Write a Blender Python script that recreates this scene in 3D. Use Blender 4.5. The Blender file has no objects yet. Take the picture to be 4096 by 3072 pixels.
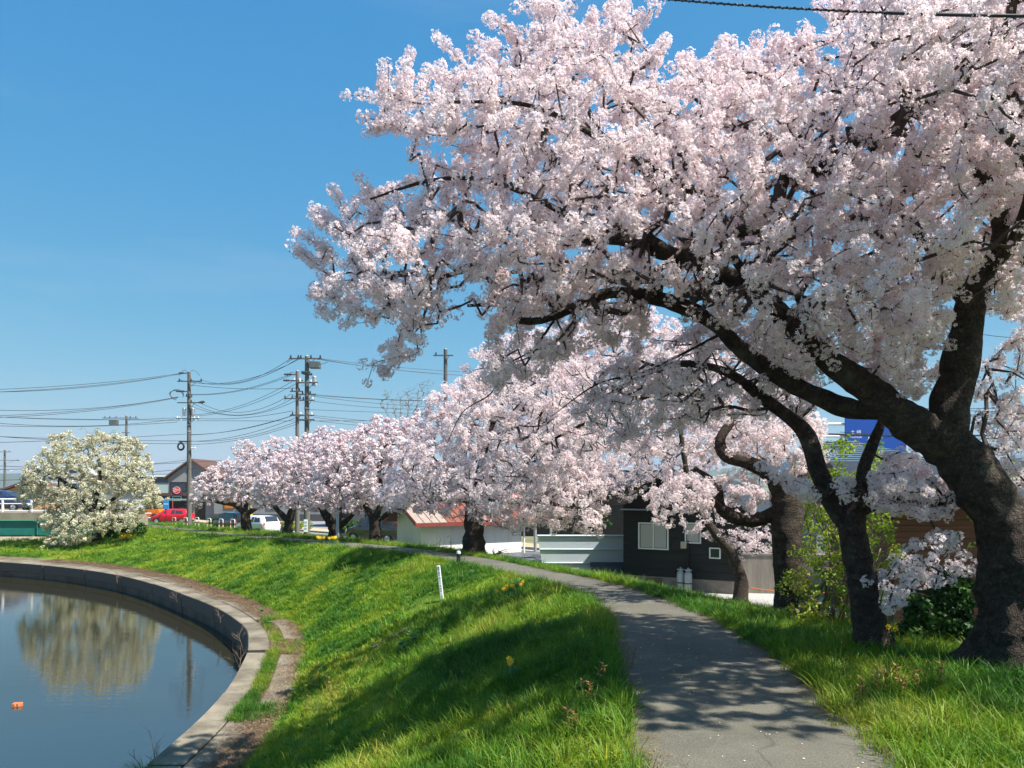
import bpy, bmesh, math, random
import numpy as np
from mathutils import Vector, Matrix, Euler, noise as mnoise
from mathutils.bvhtree import BVHTree

R_ = math.radians
SC = bpy.context.scene
COL = SC.collection

# ------------------------------------------------------------------ camera
FPX, HZ, EYE = 790.0, 487.0, 1.7
cam_d = bpy.data.cameras.new('camera')
cam = bpy.data.objects.new('camera', cam_d); COL.objects.link(cam)
cam.location = (0, 0, EYE); cam.rotation_euler = (R_(90), 0, 0)
cam_d.sensor_width = 36; cam_d.lens = FPX / 1024 * 36
cam_d.shift_y = (HZ - 384) / 1024
cam_d.clip_start = 0.05; cam_d.clip_end = 20000
SC.camera = cam

# ------------------------------------------------------------------ sky and sun
SUN_AZ, SUN_EL = R_(115), R_(56)
SKY_GRADE = [(1.22, .36), (.56, 1.42), (.21, 3.28)]
world = bpy.data.worlds.new('World'); SC.world = world; world.use_nodes = True
nt = world.node_tree; nt.nodes.clear()
sky = nt.nodes.new('ShaderNodeTexSky'); sky.sky_type = 'NISHITA'; sky.sun_disc = False
sky.sun_elevation = SUN_EL; sky.sun_rotation = SUN_AZ
sky.altitude = 0; sky.air_density = 1.0; sky.dust_density = 0.5; sky.ozone_density = 1.5
# a gentle film-like grade of the whole sky, channel by channel
sep = nt.nodes.new('ShaderNodeSeparateColor'); cmb = nt.nodes.new('ShaderNodeCombineColor')
for ch, (ex, mul) in enumerate(SKY_GRADE):
    pw = nt.nodes.new('ShaderNodeMath'); pw.operation = 'POWER'; pw.inputs[1].default_value = ex
    ml = nt.nodes.new('ShaderNodeMath'); ml.operation = 'MULTIPLY'; ml.inputs[1].default_value = mul
    nt.links.new(sep.outputs[ch], pw.inputs[0]); nt.links.new(pw.outputs[0], ml.inputs[0]); nt.links.new(ml.outputs[0], cmb.inputs[ch])
bg = nt.nodes.new('ShaderNodeBackground'); bg.inputs['Strength'].default_value = 0.078
wo = nt.nodes.new('ShaderNodeOutputWorld')
# a thin wisp of cirrus, laid out in sky directions
tc = nt.nodes.new('ShaderNodeTexCoord'); mp = nt.nodes.new('ShaderNodeMapping')
mp.inputs['Rotation'].default_value = (0.0, R_(-24), R_(30)); mp.inputs['Scale'].default_value = (1.2, 2.0, 9.0)
ns = nt.nodes.new('ShaderNodeTexNoise'); ns.inputs['Scale'].default_value = 1.6; ns.inputs['Detail'].default_value = 5
rp = nt.nodes.new('ShaderNodeValToRGB'); rp.color_ramp.elements[0].position = 0.56; rp.color_ramp.elements[1].position = 0.85
rp.color_ramp.elements[1].color = (0.22, 0.22, 0.22, 1)
mx = nt.nodes.new('ShaderNodeMixRGB'); mx.blend_type = 'MIX'; mx.inputs[2].default_value = (4.2, 4.6, 5.0, 1)
L = nt.links.new
L(tc.outputs['Generated'], mp.inputs[0]); L(mp.outputs[0], ns.inputs['Vector']); L(ns.outputs['Fac'], rp.inputs[0])
L(sky.outputs[0], sep.inputs[0]); L(cmb.outputs[0], mx.inputs[1]); L(rp.outputs[0], mx.inputs[0])
L(mx.outputs[0], bg.inputs[0]); L(bg.outputs[0], wo.inputs[0])

sun_d = bpy.data.lights.new('sun', 'SUN'); sun_d.energy = 5.0; sun_d.angle = R_(0.53); sun_d.color = (1.0, 0.95, 0.87)
sun = bpy.data.objects.new('sun', sun_d); COL.objects.link(sun)
SVEC = Vector((math.sin(SUN_AZ) * math.cos(SUN_EL), math.cos(SUN_AZ) * math.cos(SUN_EL), math.sin(SUN_EL)))
sun.rotation_euler = SVEC.to_track_quat('Z', 'Y').to_euler()
sun.location = SVEC * 50

SC.view_settings.view_transform = 'Standard'; SC.view_settings.look = 'None'
SC.view_settings.exposure = 1.0; SC.view_settings.gamma = 1.0
SC.render.engine = 'CYCLES'
cy = SC.cycles
cy.max_bounces = 10; cy.diffuse_bounces = 7; cy.glossy_bounces = 3; cy.transmission_bounces = 6; cy.transparent_max_bounces = 8
cy.volume_bounces = 0; cy.use_denoising = True
cy.sample_clamp_indirect = 6

# ------------------------------------------------------------------ helpers
def at(px, py, Y):
    return Vector(((px - 512) / FPX * Y, Y, EYE - (py - HZ) / FPX * Y))

MATS = {}
def mat(name, col, rough=0.8, var=0.0, scale=4.0, bump=0.0, bscale=20.0, col2=None, metal=0.0, spec=0.5, coord='Object', stretch=(1, 1, 1), detail=6, emit=None, coat=0):
    if name in MATS: return MATS[name]
    m = bpy.data.materials.new(name); m.use_nodes = True; t = m.node_tree; n = t.nodes; l = t.links.new
    b = n['Principled BSDF']; b.inputs['Roughness'].default_value = rough; b.inputs['Metallic'].default_value = metal
    b.inputs['Specular IOR Level'].default_value = spec
    b.inputs['Base Color'].default_value = (*col, 1)
    if coat: b.inputs['Coat Weight'].default_value = coat
    if emit:
        b.inputs['Emission Color'].default_value = (*emit[0], 1); b.inputs['Emission Strength'].default_value = emit[1]
    if var or bump or col2:
        tcn = n.new('ShaderNodeTexCoord'); mpn = n.new('ShaderNodeMapping'); mpn.inputs['Scale'].default_value = stretch
        l(tcn.outputs[coord], mpn.inputs[0])
    if var or col2:
        no = n.new('ShaderNodeTexNoise'); no.inputs['Scale'].default_value = scale; no.inputs['Detail'].default_value = detail
        no.inputs['Roughness'].default_value = 0.65
        l(mpn.outputs[0], no.inputs['Vector'])
        cr = n.new('ShaderNodeValToRGB'); e = cr.color_ramp.elements
        c2 = col2 if col2 else tuple(min(1, c * (1 + var)) for c in col)
        c1 = tuple(c * (1 - var) for c in col)
        e[0].position = 0.34; e[1].position = 0.66; e[0].color = (*c1, 1); e[1].color = (*c2, 1)
        l(no.outputs['Fac'], cr.inputs[0]); l(cr.outputs[0], b.inputs['Base Color'])
    if bump:
        nb = n.new('ShaderNodeTexNoise'); nb.inputs['Scale'].default_value = bscale; nb.inputs['Detail'].default_value = 5
        l(mpn.outputs[0], nb.inputs['Vector'])
        bp = n.new('ShaderNodeBump'); bp.inputs['Strength'].default_value = bump; bp.inputs['Distance'].default_value = 0.05
        l(nb.outputs['Fac'], bp.inputs['Height']); l(bp.outputs[0], b.inputs['Normal'])
    MATS[name] = m
    return m

def np_mesh(name, verts, faces, smooth=False):
    """faces: array (n,3|4) or list of arrays/lists"""
    me = bpy.data.meshes.new(name)
    verts = np.asarray(verts, dtype=np.float32).reshape(-1, 3)
    if isinstance(faces, np.ndarray):
        k = faces.shape[1]; flat = faces.astype(np.int32).ravel(); tot = np.full(len(faces), k, np.int32)
    else:
        tot = np.array([len(f) for f in faces], np.int32); flat = np.array([i for f in faces for i in f], np.int32)
    me.vertices.add(len(verts)); me.vertices.foreach_set('co', verts.ravel())
    me.loops.add(len(flat)); me.loops.foreach_set('vertex_index', flat)
    me.polygons.add(len(tot))
    st = np.zeros(len(tot), np.int32); st[1:] = np.cumsum(tot)[:-1]
    me.polygons.foreach_set('loop_start', st); me.polygons.foreach_set('loop_total', tot)
    if smooth: me.polygons.foreach_set('use_smooth', np.ones(len(tot), bool))
    me.update(calc_edges=True); me.validate()
    return me

def tag(o, label=None, cat=None, group=None, kind=None):
    if label: o['label'] = label
    if cat: o['category'] = cat
    if group: o['group'] = group
    if kind: o['kind'] = kind
    return o

def obj(name, me, m=None, parent=None, loc=None):
    o = bpy.data.objects.new(name, me); COL.objects.link(o)
    if m is not None and me is not None and not me.materials: me.materials.append(m)
    if parent is not None: o.parent = parent
    if loc is not None: o.location = loc
    return o

def empty(name, loc, label, cat, group=None, rz=0.0):
    o = bpy.data.objects.new(name, None); COL.objects.link(o); o.location = loc; o.rotation_euler = (0, 0, rz)
    o.empty_display_size = 0.2
    return tag(o, label, cat, group)

class MB:
    def __init__(s): s.v = []; s.f = []
    def add(s, vs, fs):
        k = len(s.v); s.v += [tuple(p) for p in vs]; s.f += [[i + k for i in f] for f in fs]; return s
    def box(s, x0, x1, y0, y1, z0, z1):
        return s.add([(x0, y0, z0), (x1, y0, z0), (x1, y1, z0), (x0, y1, z0), (x0, y0, z1), (x1, y0, z1), (x1, y1, z1), (x0, y1, z1)],
                     [(0, 3, 2, 1), (4, 5, 6, 7), (0, 1, 5, 4), (1, 2, 6, 5), (2, 3, 7, 6), (3, 0, 4, 7)])
    def bbox(s, x0, x1, y0, y1, z0, z1, b=0.01):
        bm = bmesh.new(); bmesh.ops.create_cube(bm, size=1)
        for v in bm.verts: v.co = Vector(((x0 + x1) / 2 + v.co.x * (x1 - x0), (y0 + y1) / 2 + v.co.y * (y1 - y0), (z0 + z1) / 2 + v.co.z * (z1 - z0)))
        bmesh.ops.bevel(bm, geom=bm.edges[:], offset=b, segments=1, affect='EDGES')
        bm.verts.index_update()
        s.add([v.co[:] for v in bm.verts], [[v.index for v in f.verts] for f in bm.faces]); bm.free(); return s
    def prism(s, poly, axis, a, b):
        """poly: 2D points; axis 'x': (y,z) extruded along x; 'y': (x,z); 'z': (x,y)"""
        n = len(poly)
        def P(p, t): return (t, p[0], p[1]) if axis == 'x' else ((p[0], t, p[1]) if axis == 'y' else (p[0], p[1], t))
        vs = [P(p, a) for p in poly] + [P(p, b) for p in poly]
        fs = [list(range(n))[::-1], list(range(n, 2 * n))] + [[i, (i + 1) % n, n + (i + 1) % n, n + i] for i in range(n)]
        return s.add(vs, fs)
    def tube(s, pts, rad, n=8, cap=True, squash=None):
        pts = [Vector(p) for p in pts]; m = len(pts)
        if not hasattr(rad, '__len__'): rad = [rad] * m
        t = [(pts[min(i + 1, m - 1)] - pts[max(i - 1, 0)]).normalized() for i in range(m)]
        u = t[0].orthogonal().normalized(); vs = []
        for i in range(m):
            u = (u - t[i] * u.dot(t[i])).normalized(); w = t[i].cross(u)
            for k in range(n):
                a = 2 * math.pi * k / n
                vs.append(pts[i] + (u * math.cos(a) + w * math.sin(a)) * rad[i])
        fs = [[i * n + k, i * n + (k + 1) % n, (i + 1) * n + (k + 1) % n, (i + 1) * n + k] for i in range(m - 1) for k in range(n)]
        if cap: fs += [list(range(n))[::-1], [(m - 1) * n + k for k in range(n)]]
        return s.add(vs, fs)
    def cyl(s, c, r, z0, z1, n=16, r2=None):
        return s.tube([(c[0], c[1], z0), (c[0], c[1], z1)], [r, r if r2 is None else r2], n)
    def lathe(s, prof, c=(0, 0, 0), n=16, axis='z', loop=False):
        vs = []
        for r, h in prof:
            for k in range(n):
                a = 2 * math.pi * k / n
                p = (r * math.cos(a), r * math.sin(a), h)
                if axis == 'y': p = (p[0], p[2], p[1])
                if axis == 'x': p = (p[2], p[0], p[1])
                vs.append((c[0] + p[0], c[1] + p[1], c[2] + p[2]))
        m = len(prof)
        fs = [[i * n + k, i * n + (k + 1) % n, (i + 1) * n + (k + 1) % n, (i + 1) * n + k] for i in range(m - 1) for k in range(n)]
        if loop: fs += [[(m - 1) * n + k, (m - 1) * n + (k + 1) % n, (k + 1) % n, k] for k in range(n)]
        else: fs += [list(range(n))[::-1], [(m - 1) * n + k for k in range(n)]]
        return s.add(vs, fs)
    def mesh(s, name='m', smooth=False, fix=True):
        me = bpy.data.meshes.new(name); me.from_pydata(s.v, [], s.f)
        if fix:
            bm = bmesh.new(); bm.from_mesh(me); bmesh.ops.recalc_face_normals(bm, faces=bm.faces[:]); bm.to_mesh(me); bm.free()
        if smooth:
            for p in me.polygons: p.use_smooth = True
            try: me.set_sharp_from_angle(angle=R_(40))
            except Exception: pass
        me.update(); return me
    def build(s, name, m, parent=None, smooth=False, loc=None):
        return obj(name, s.mesh(name, smooth), m, parent, loc)

def piece(name, mb, m, parent, smooth=False): return mb.build(name, m, parent, smooth)

def text(name, body, size, m, parent, loc, rot, label=None, extrude=0.002, align='CENTER'):
    cu = bpy.data.curves.new(name, 'FONT'); cu.body = body; cu.size = size; cu.extrude = extrude
    cu.align_x = align; cu.align_y = 'CENTER'; cu.materials.append(m)
    tmp = bpy.data.objects.new(name, cu); COL.objects.link(tmp)
    me = bpy.data.meshes.new_from_object(tmp.evaluated_get(bpy.context.evaluated_depsgraph_get())); bpy.data.objects.remove(tmp)
    me.materials.clear(); o = obj(name, me, m, parent, loc); o.rotation_euler = rot
    return o

def catmull(pts, sub):
    P = np.asarray(pts, float); out = []
    n = len(P)
    for i in range(n - 1):
        p0 = P[max(i - 1, 0)]; p1 = P[i]; p2 = P[i + 1]; p3 = P[min(i + 2, n - 1)]
        if i == 0: p0 = 2 * p1 - p2
        if i == n - 2: p3 = 2 * p2 - p1
        for k in range(sub):
            t = k / sub
            out.append(0.5 * ((2 * p1) + (-p0 + p2) * t + (2 * p0 - 5 * p1 + 4 * p2 - p3) * t * t + (-p0 + 3 * p1 - 3 * p2 + p3) * t ** 3))
    out.append(P[-1]); return np.array(out)

# geometry-node scatter: a points-only mesh, one instance of a variant per point
_GN = {}
def gn_tree(coll):
    if coll.name in _GN: return _GN[coll.name]
    g = bpy.data.node_groups.new('scatter_' + coll.name, 'GeometryNodeTree')
    g.interface.new_socket('Geometry', in_out='INPUT', socket_type='NodeSocketGeometry')
    g.interface.new_socket('Geometry', in_out='OUTPUT', socket_type='NodeSocketGeometry')
    n = g.nodes; l = g.links.new
    gi = n.new('NodeGroupInput'); go = n.new('NodeGroupOutput')
    ci = n.new('GeometryNodeCollectionInfo'); ci.inputs['Collection'].default_value = coll
    ci.inputs['Separate Children'].default_value = True; ci.inputs['Reset Children'].default_value = True
    ip = n.new('GeometryNodeInstanceOnPoints'); ip.inputs['Pick Instance'].default_value = True
    def na(nm, ty):
        a = n.new('GeometryNodeInputNamedAttribute'); a.data_type = ty; a.inputs['Name'].default_value = nm; return a.outputs['Attribute']
    er = n.new('FunctionNodeEulerToRotation')
    l(na('rot', 'FLOAT_VECTOR'), er.inputs[0])
    l(gi.outputs[0], ip.inputs['Points']); l(ci.outputs[0], ip.inputs['Instance'])
    l(na('idx', 'INT'), ip.inputs['Instance Index']); l(er.outputs[0], ip.inputs['Rotation']); l(na('scl', 'FLOAT_VECTOR'), ip.inputs['Scale'])
    l(ip.outputs[0], go.inputs[0])
    _GN[coll.name] = g; return g

def scatter(name, pts, rots, scl, idx, coll, parent=None, origin=(0, 0, 0)):
    pts = np.asarray(pts, np.float32) - np.asarray(origin, np.float32); n = len(pts)
    me = bpy.data.meshes.new(name); me.vertices.add(n); me.vertices.foreach_set('co', pts.ravel())
    a = me.attributes.new('rot', 'FLOAT_VECTOR', 'POINT'); a.data.foreach_set('vector', np.asarray(rots, np.float32).ravel())
    scl = np.asarray(scl, np.float32)
    if scl.ndim == 1: scl = np.repeat(scl[:, None], 3, 1)
    a = me.attributes.new('scl', 'FLOAT_VECTOR', 'POINT'); a.data.foreach_set('vector', scl.ravel())
    a = me.attributes.new('idx', 'INT', 'POINT'); a.data.foreach_set('value', np.asarray(idx, np.int32))
    o = bpy.data.objects.new(name, me); COL.objects.link(o)
    if parent is not None: o.parent = parent
    md = o.modifiers.new('scatter', 'NODES'); md.node_group = gn_tree(coll)
    o['kind'] = 'stuff'
    return o

def variants(cname, meshes):
    c = bpy.data.collections.new(cname)
    for i, me in enumerate(meshes):
        o = bpy.data.objects.new('%s_%02d' % (cname, i), me); c.objects.link(o)
    return c

def euler_align(nrm, rng, tilt=0.25):
    """random spin about up, tilted a little and partly along the surface normal: returns euler array"""
    n = len(nrm); out = np.zeros((n, 3))
    out[:, 0] = rng.normal(0, tilt, n) - nrm[:, 1] * 0.4
    out[:, 1] = rng.normal(0, tilt, n) + nrm[:, 0] * 0.4
    out[:, 2] = rng.uniform(0, 6.283, n)
    return out
# ------------------------------------------------------------------ materials
GZ = -2.0          # level of the land behind the bank
WZ = -3.05         # water level
def node_mat(name):
    m = bpy.data.materials.new(name); m.use_nodes = True; return m, m.node_tree.nodes, m.node_tree.links.new, m.node_tree.nodes['Principled BSDF']

def foliage_mat(name, ramp, scale, rough=0.5, transl=0.35, attr=True, rnd=0.25, spec=0.3):
    """colour ramp picked by noise over where the plant stands, times the mesh's own vertex colour; thin and translucent"""
    m, n, l, b = node_mat(name)
    oi = n.new('ShaderNodeObjectInfo'); no = n.new('ShaderNodeTexNoise'); no.inputs['Scale'].default_value = scale; no.inputs['Detail'].default_value = 4
    l(oi.outputs['Location'], no.inputs['Vector'])
    ad = n.new('ShaderNodeMath'); ad.operation = 'MULTIPLY_ADD'; ad.inputs[1].default_value = rnd; ad.inputs[2].default_value = -rnd / 2
    l(oi.outputs['Random'], ad.inputs[0])
    a2 = n.new('ShaderNodeMath'); a2.operation = 'ADD'; l(no.outputs['Fac'], a2.inputs[0]); l(ad.outputs[0], a2.inputs[1])
    cr = n.new('ShaderNodeValToRGB'); e = cr.color_ramp.elements
    while len(e) < len(ramp): e.new(0.5)
    for el, (p, c) in zip(e, ramp): el.position = p; el.color = (*c, 1)
    l(a2.outputs[0], cr.inputs[0]); c = cr.outputs[0]
    if attr:
        at_ = n.new('ShaderNodeAttribute'); at_.attribute_name = 'Col'
        mu = n.new('ShaderNodeMixRGB'); mu.blend_type = 'MULTIPLY'; mu.inputs[0].default_value = 1
        l(c, mu.inputs[1]); l(at_.outputs['Color'], mu.inputs[2]); c = mu.outputs[0]
    l(c, b.inputs['Base Color']); b.inputs['Roughness'].default_value = rough; b.inputs['Specular IOR Level'].default_value = spec
    tr = n.new('ShaderNodeBsdfTranslucent'); l(c, tr.inputs['Color'])
    ms = n.new('ShaderNodeMixShader'); ms.inputs[0].default_value = transl
    l(b.outputs[0], ms.inputs[1]); l(tr.outputs[0], ms.inputs[2]); l(ms.outputs[0], n['Material Output'].inputs[0])
    MATS[name] = m; return m

M_grass = foliage_mat('grass_blades', [(0.30, (0.034, 0.122, 0.012)), (0.45, (0.075, 0.195, 0.014)), (0.56, (0.16, 0.275, 0.015)), (0.70, (0.25, 0.30, 0.040))], 0.55, rnd=0.16, transl=0.4)
M_blossom = foliage_mat('blossom', [(0.3, (0.945, 0.90, 0.905)), (0.52, (0.955, 0.925, 0.922)), (0.75, (0.96, 0.945, 0.935))], 0.9, rough=0.7, transl=0.46, rnd=0.3, spec=0.1)
M_farbl = foliage_mat('far_blossom', [(0.3, (0.78, 0.66, 0.69)), (0.5, (0.84, 0.74, 0.76)), (0.72, (0.88, 0.81, 0.81))], 0.5, rough=0.7, transl=0.33, rnd=0.5, spec=0.1)
M_pale = foliage_mat('pale_blossom', [(0.3, (0.50, 0.485, 0.33)), (0.5, (0.66, 0.635, 0.46)), (0.72, (0.78, 0.75, 0.60))], 0.6, rough=0.7, transl=0.35, rnd=0.4, spec=0.1)
M_leafy = foliage_mat('spring_leaves', [(0.3, (0.14, 0.24, 0.02)), (0.5, (0.26, 0.38, 0.03)), (0.7, (0.42, 0.46, 0.06))], 2.0, transl=0.45)
M_dark = foliage_mat('evergreen_leaves', [(0.3, (0.012, 0.05, 0.010)), (0.5, (0.035, 0.10, 0.018)), (0.7, (0.09, 0.18, 0.03))], 3.0, transl=0.2)
M_litter = foliage_mat('litter', [(0.3, (0.10, 0.060, 0.035)), (0.5, (0.17, 0.11, 0.065)), (0.7, (0.27, 0.19, 0.11))], 3.0, transl=0.05, rough=0.9)

# bark: near black-brown, cross-banded
def bark(name, c1, c2):
    m, n, l, b = node_mat(name)
    t = n.new('ShaderNodeTexCoord'); mp = n.new('ShaderNodeMapping'); mp.inputs['Scale'].default_value = (1, 1, 2.2)
    l(t.outputs['Object'], mp.inputs[0])
    a = n.new('ShaderNodeTexNoise'); a.inputs['Scale'].default_value = 7; a.inputs['Detail'].default_value = 8; a.inputs['Roughness'].default_value = 0.7
    l(mp.outputs[0], a.inputs['Vector'])
    cr = n.new('ShaderNodeValToRGB'); e = cr.color_ramp.elements; e[0].position = 0.30; e[1].position = 0.80
    e[0].color = (*c1, 1); e[1].color = (*c2, 1); l(a.outputs['Fac'], cr.inputs[0]); l(cr.outputs[0], b.inputs['Base Color'])
    v = n.new('ShaderNodeTexNoise'); v.inputs['Scale'].default_value = 14; v.inputs['Detail'].default_value = 6; l(mp.outputs[0], v.inputs['Vector'])
    bp = n.new('ShaderNodeBump'); bp.inputs['Strength'].default_value = 0.8; bp.inputs['Distance'].default_value = 0.02
    l(v.outputs['Fac'], bp.inputs['Height']); l(bp.outputs[0], b.inputs['Normal'])
    b.inputs['Roughness'].default_value = 0.85; b.inputs['Specular IOR Level'].default_value = 0.25
    MATS[name] = m; return m
def bark_detail(m):
    n = m.node_tree.nodes; l = m.node_tree.links.new; b = n['Principled BSDF']; src = b.inputs['Base Color'].links[0].from_socket
    t = n.new('ShaderNodeTexCoord'); w = n.new('ShaderNodeTexNoise'); w.inputs['Scale'].default_value = 6; w.inputs['Detail'].default_value = 6; l(t.outputs['Object'], w.inputs['Vector'])
    va = n.new('ShaderNodeVectorMath'); va.operation = 'MULTIPLY_ADD'; va.inputs[1].default_value = (.34, .34, .30); l(w.outputs['Color'], va.inputs[0]); l(t.outputs['Object'], va.inputs[2])
    mp = n.new('ShaderNodeMapping'); mp.inputs['Scale'].default_value = (1, 1, .34); l(va.outputs[0], mp.inputs[0])
    vo = n.new('ShaderNodeTexVoronoi'); vo.feature = 'DISTANCE_TO_EDGE'; vo.inputs['Scale'].default_value = 30; l(mp.outputs[0], vo.inputs['Vector'])
    cr = n.new('ShaderNodeValToRGB'); e = cr.color_ramp.elements; e[0].position = 0; e[1].position = .22; e[0].color = (.38, .38, .38, 1); e[1].color = (1.15, 1.15, 1.15, 1); l(vo.outputs['Distance'], cr.inputs[0])
    mu = n.new('ShaderNodeMixRGB'); mu.blend_type = 'MULTIPLY'; mu.inputs[0].default_value = .75; l(src, mu.inputs[1]); l(cr.outputs[0], mu.inputs[2])
    # lichen patches
    li = n.new('ShaderNodeTexNoise'); li.inputs['Scale'].default_value = 3.2; li.inputs['Detail'].default_value = 8; l(t.outputs['Object'], li.inputs['Vector'])
    lr = n.new('ShaderNodeValToRGB'); lr.color_ramp.elements[0].position = .58; lr.color_ramp.elements[1].position = .72; lr.color_ramp.elements[1].color = (.5, .5, .5, 1); l(li.outputs['Fac'], lr.inputs[0])
    m3 = n.new('ShaderNodeMixRGB'); m3.inputs[2].default_value = (.15, .14, .105, 1); l(lr.outputs[0], m3.inputs[0]); l(mu.outputs[0], m3.inputs[1]); l(m3.outputs[0], b.inputs['Base Color'])
    b2 = n.new('ShaderNodeBump'); b2.inputs['Strength'].default_value = .8; b2.inputs['Distance'].default_value = .02; l(cr.outputs[0], b2.inputs['Height']); l(b.inputs['Normal'].links[0].from_socket, b2.inputs['Normal']); l(b2.outputs[0], b.inputs['Normal'])
M_bark = bark('cherry_bark', (0.018, 0.013, 0.010), (0.105, 0.078, 0.058)); bark_detail(M_bark)
M_twig = mat('twig_bark', (0.055, 0.036, 0.030), 0.8, var=0.4, scale=9)
M_baretwig = mat('bare_twig', (0.17, 0.12, 0.085), 0.85, var=0.3, scale=9)

M_conc = mat('weathered_concrete', (0.095, 0.078, 0.052), 0.9, scale=1.1, col2=(0.26, 0.222, 0.16), bump=0.35, bscale=35)
def side_darken(m, dark):  # faces that do not point up take one even darker colour
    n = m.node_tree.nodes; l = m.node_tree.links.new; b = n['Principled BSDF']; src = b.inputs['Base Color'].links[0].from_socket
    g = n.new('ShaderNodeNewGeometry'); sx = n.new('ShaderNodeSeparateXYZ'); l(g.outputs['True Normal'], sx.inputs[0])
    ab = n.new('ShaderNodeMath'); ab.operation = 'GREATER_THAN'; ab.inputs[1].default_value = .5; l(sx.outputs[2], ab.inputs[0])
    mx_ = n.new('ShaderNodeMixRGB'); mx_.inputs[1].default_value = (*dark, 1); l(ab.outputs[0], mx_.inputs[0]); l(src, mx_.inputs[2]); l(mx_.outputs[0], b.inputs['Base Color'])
side_darken(M_conc, (.055, .050, .042))
M_concd = mat('stained_concrete', (0.030, 0.024, 0.017), 0.85, scale=1.3, col2=(0.085, 0.070, 0.050), bump=0.4, bscale=18, stretch=(1, 1, .5))
M_dirt = mat('bare_dirt', (0.10, 0.068, 0.042), 0.95, scale=2.5, col2=(0.20, 0.15, 0.10), bump=0.6, bscale=30)
M_gravel = mat('white_gravel', (0.32, 0.31, 0.29), 0.95, scale=40, col2=(0.58, 0.57, 0.55), bump=0.8, bscale=60)
M_road = mat('road_asphalt', (0.11, 0.112, 0.115), 0.9, var=0.2, scale=2, bump=0.15, bscale=90)
M_paint = mat('road_paint', (0.72, 0.72, 0.70), 0.7, var=0.12, scale=5)
M_white = mat('white_paint', (0.78, 0.78, 0.76), 0.5, var=0.05, scale=3)
M_black = mat('black_gloss', (0.012, 0.012, 0.014), 0.35)
M_rubber = mat('rubber', (0.02, 0.02, 0.021), 0.85)
M_steel = mat('galvanised_steel', (0.42, 0.44, 0.46), 0.45, metal=0.6, var=0.15, scale=3)
M_glass = mat('window_glass', (0.03, 0.04, 0.05), 0.06, spec=0.8)
M_wire = mat('cable_sheath', (0.018, 0.020, 0.024), 0.6)
M_polec = mat('pole_concrete', (0.13, 0.12, 0.108), 0.9, var=0.2, scale=1.4, stretch=(1, 1, .2), bump=.1)
M_porc = mat('white_porcelain', (0.75, 0.76, 0.76), 0.3)

# path asphalt: worn grey, hairline cracks, dirtier at the margin
def path_mat():
    m, n, l, b = node_mat('path_asphalt')
    t = n.new('ShaderNodeTexCoord')
    a = n.new('ShaderNodeTexNoise'); a.inputs['Scale'].default_value = 0.9; a.inputs['Detail'].default_value = 10; a.inputs['Roughness'].default_value = .7
    f = n.new('ShaderNodeTexNoise'); f.inputs['Scale'].default_value = 75; f.inputs['Detail'].default_value = 3
    l(t.outputs['Object'], a.inputs['Vector']); l(t.outputs['Object'], f.inputs['Vector'])
    c1 = n.new('ShaderNodeValToRGB'); e = c1.color_ramp.elements; e[0].position = .3; e[1].position = .7
    e[0].color = (0.078, 0.072, 0.052, 1); e[1].color = (0.152, 0.143, 0.108, 1)
    c2 = n.new('ShaderNodeValToRGB'); e = c2.color_ramp.elements; e[0].position = .32; e[1].position = .7
    e[0].color = (0.62, 0.62, 0.62, 1); e[1].color = (1.25, 1.25, 1.25, 1)
    l(a.outputs['Fac'], c1.inputs[0]); l(f.outputs['Fac'], c2.inputs[0])
    mu = n.new('ShaderNodeMixRGB'); mu.blend_type = 'MULTIPLY'; mu.inputs[0].default_value = 1
    l(c1.outputs[0], mu.inputs[1]); l(c2.outputs[0], mu.inputs[2])
    w = n.new('ShaderNodeTexNoise'); w.inputs['Scale'].default_value = 2.2; l(t.outputs['Object'], w.inputs['Vector'])
    va = n.new('ShaderNodeVectorMath'); va.operation = 'MULTIPLY_ADD'; va.inputs[1].default_value = (.5, .5, .5); l(w.outputs['Color'], va.inputs[0]); l(t.outputs['Object'], va.inputs[2])
    vo = n.new('ShaderNodeTexVoronoi'); vo.feature = 'DISTANCE_TO_EDGE'; vo.inputs['Scale'].default_value = 0.45; l(va.outputs[0], vo.inputs['Vector'])
    c3 = n.new('ShaderNodeValToRGB'); e = c3.color_ramp.elements; e[0].position = 0.0; e[1].position = .007
    e[0].color = (.42, .40, .38, 1); e[1].color = (1, 1, 1, 1); l(vo.outputs['Distance'], c3.inputs[0])
    m2 = n.new('ShaderNodeMixRGB'); m2.blend_type = 'MULTIPLY'; m2.inputs[0].default_value = .55
    l(mu.outputs[0], m2.inputs[1]); l(c3.outputs[0], m2.inputs[2]); l(m2.outputs[0], b.inputs['Base Color'])
    bp = n.new('ShaderNodeBump'); bp.inputs['Strength'].default_value = .5; bp.inputs['Distance'].default_value = .006
    l(f.outputs['Fac'], bp.inputs['Height']); l(bp.outputs[0], b.inputs['Normal'])
    b.inputs['Roughness'].default_value = .9; return m
M_path = path_mat()

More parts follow.
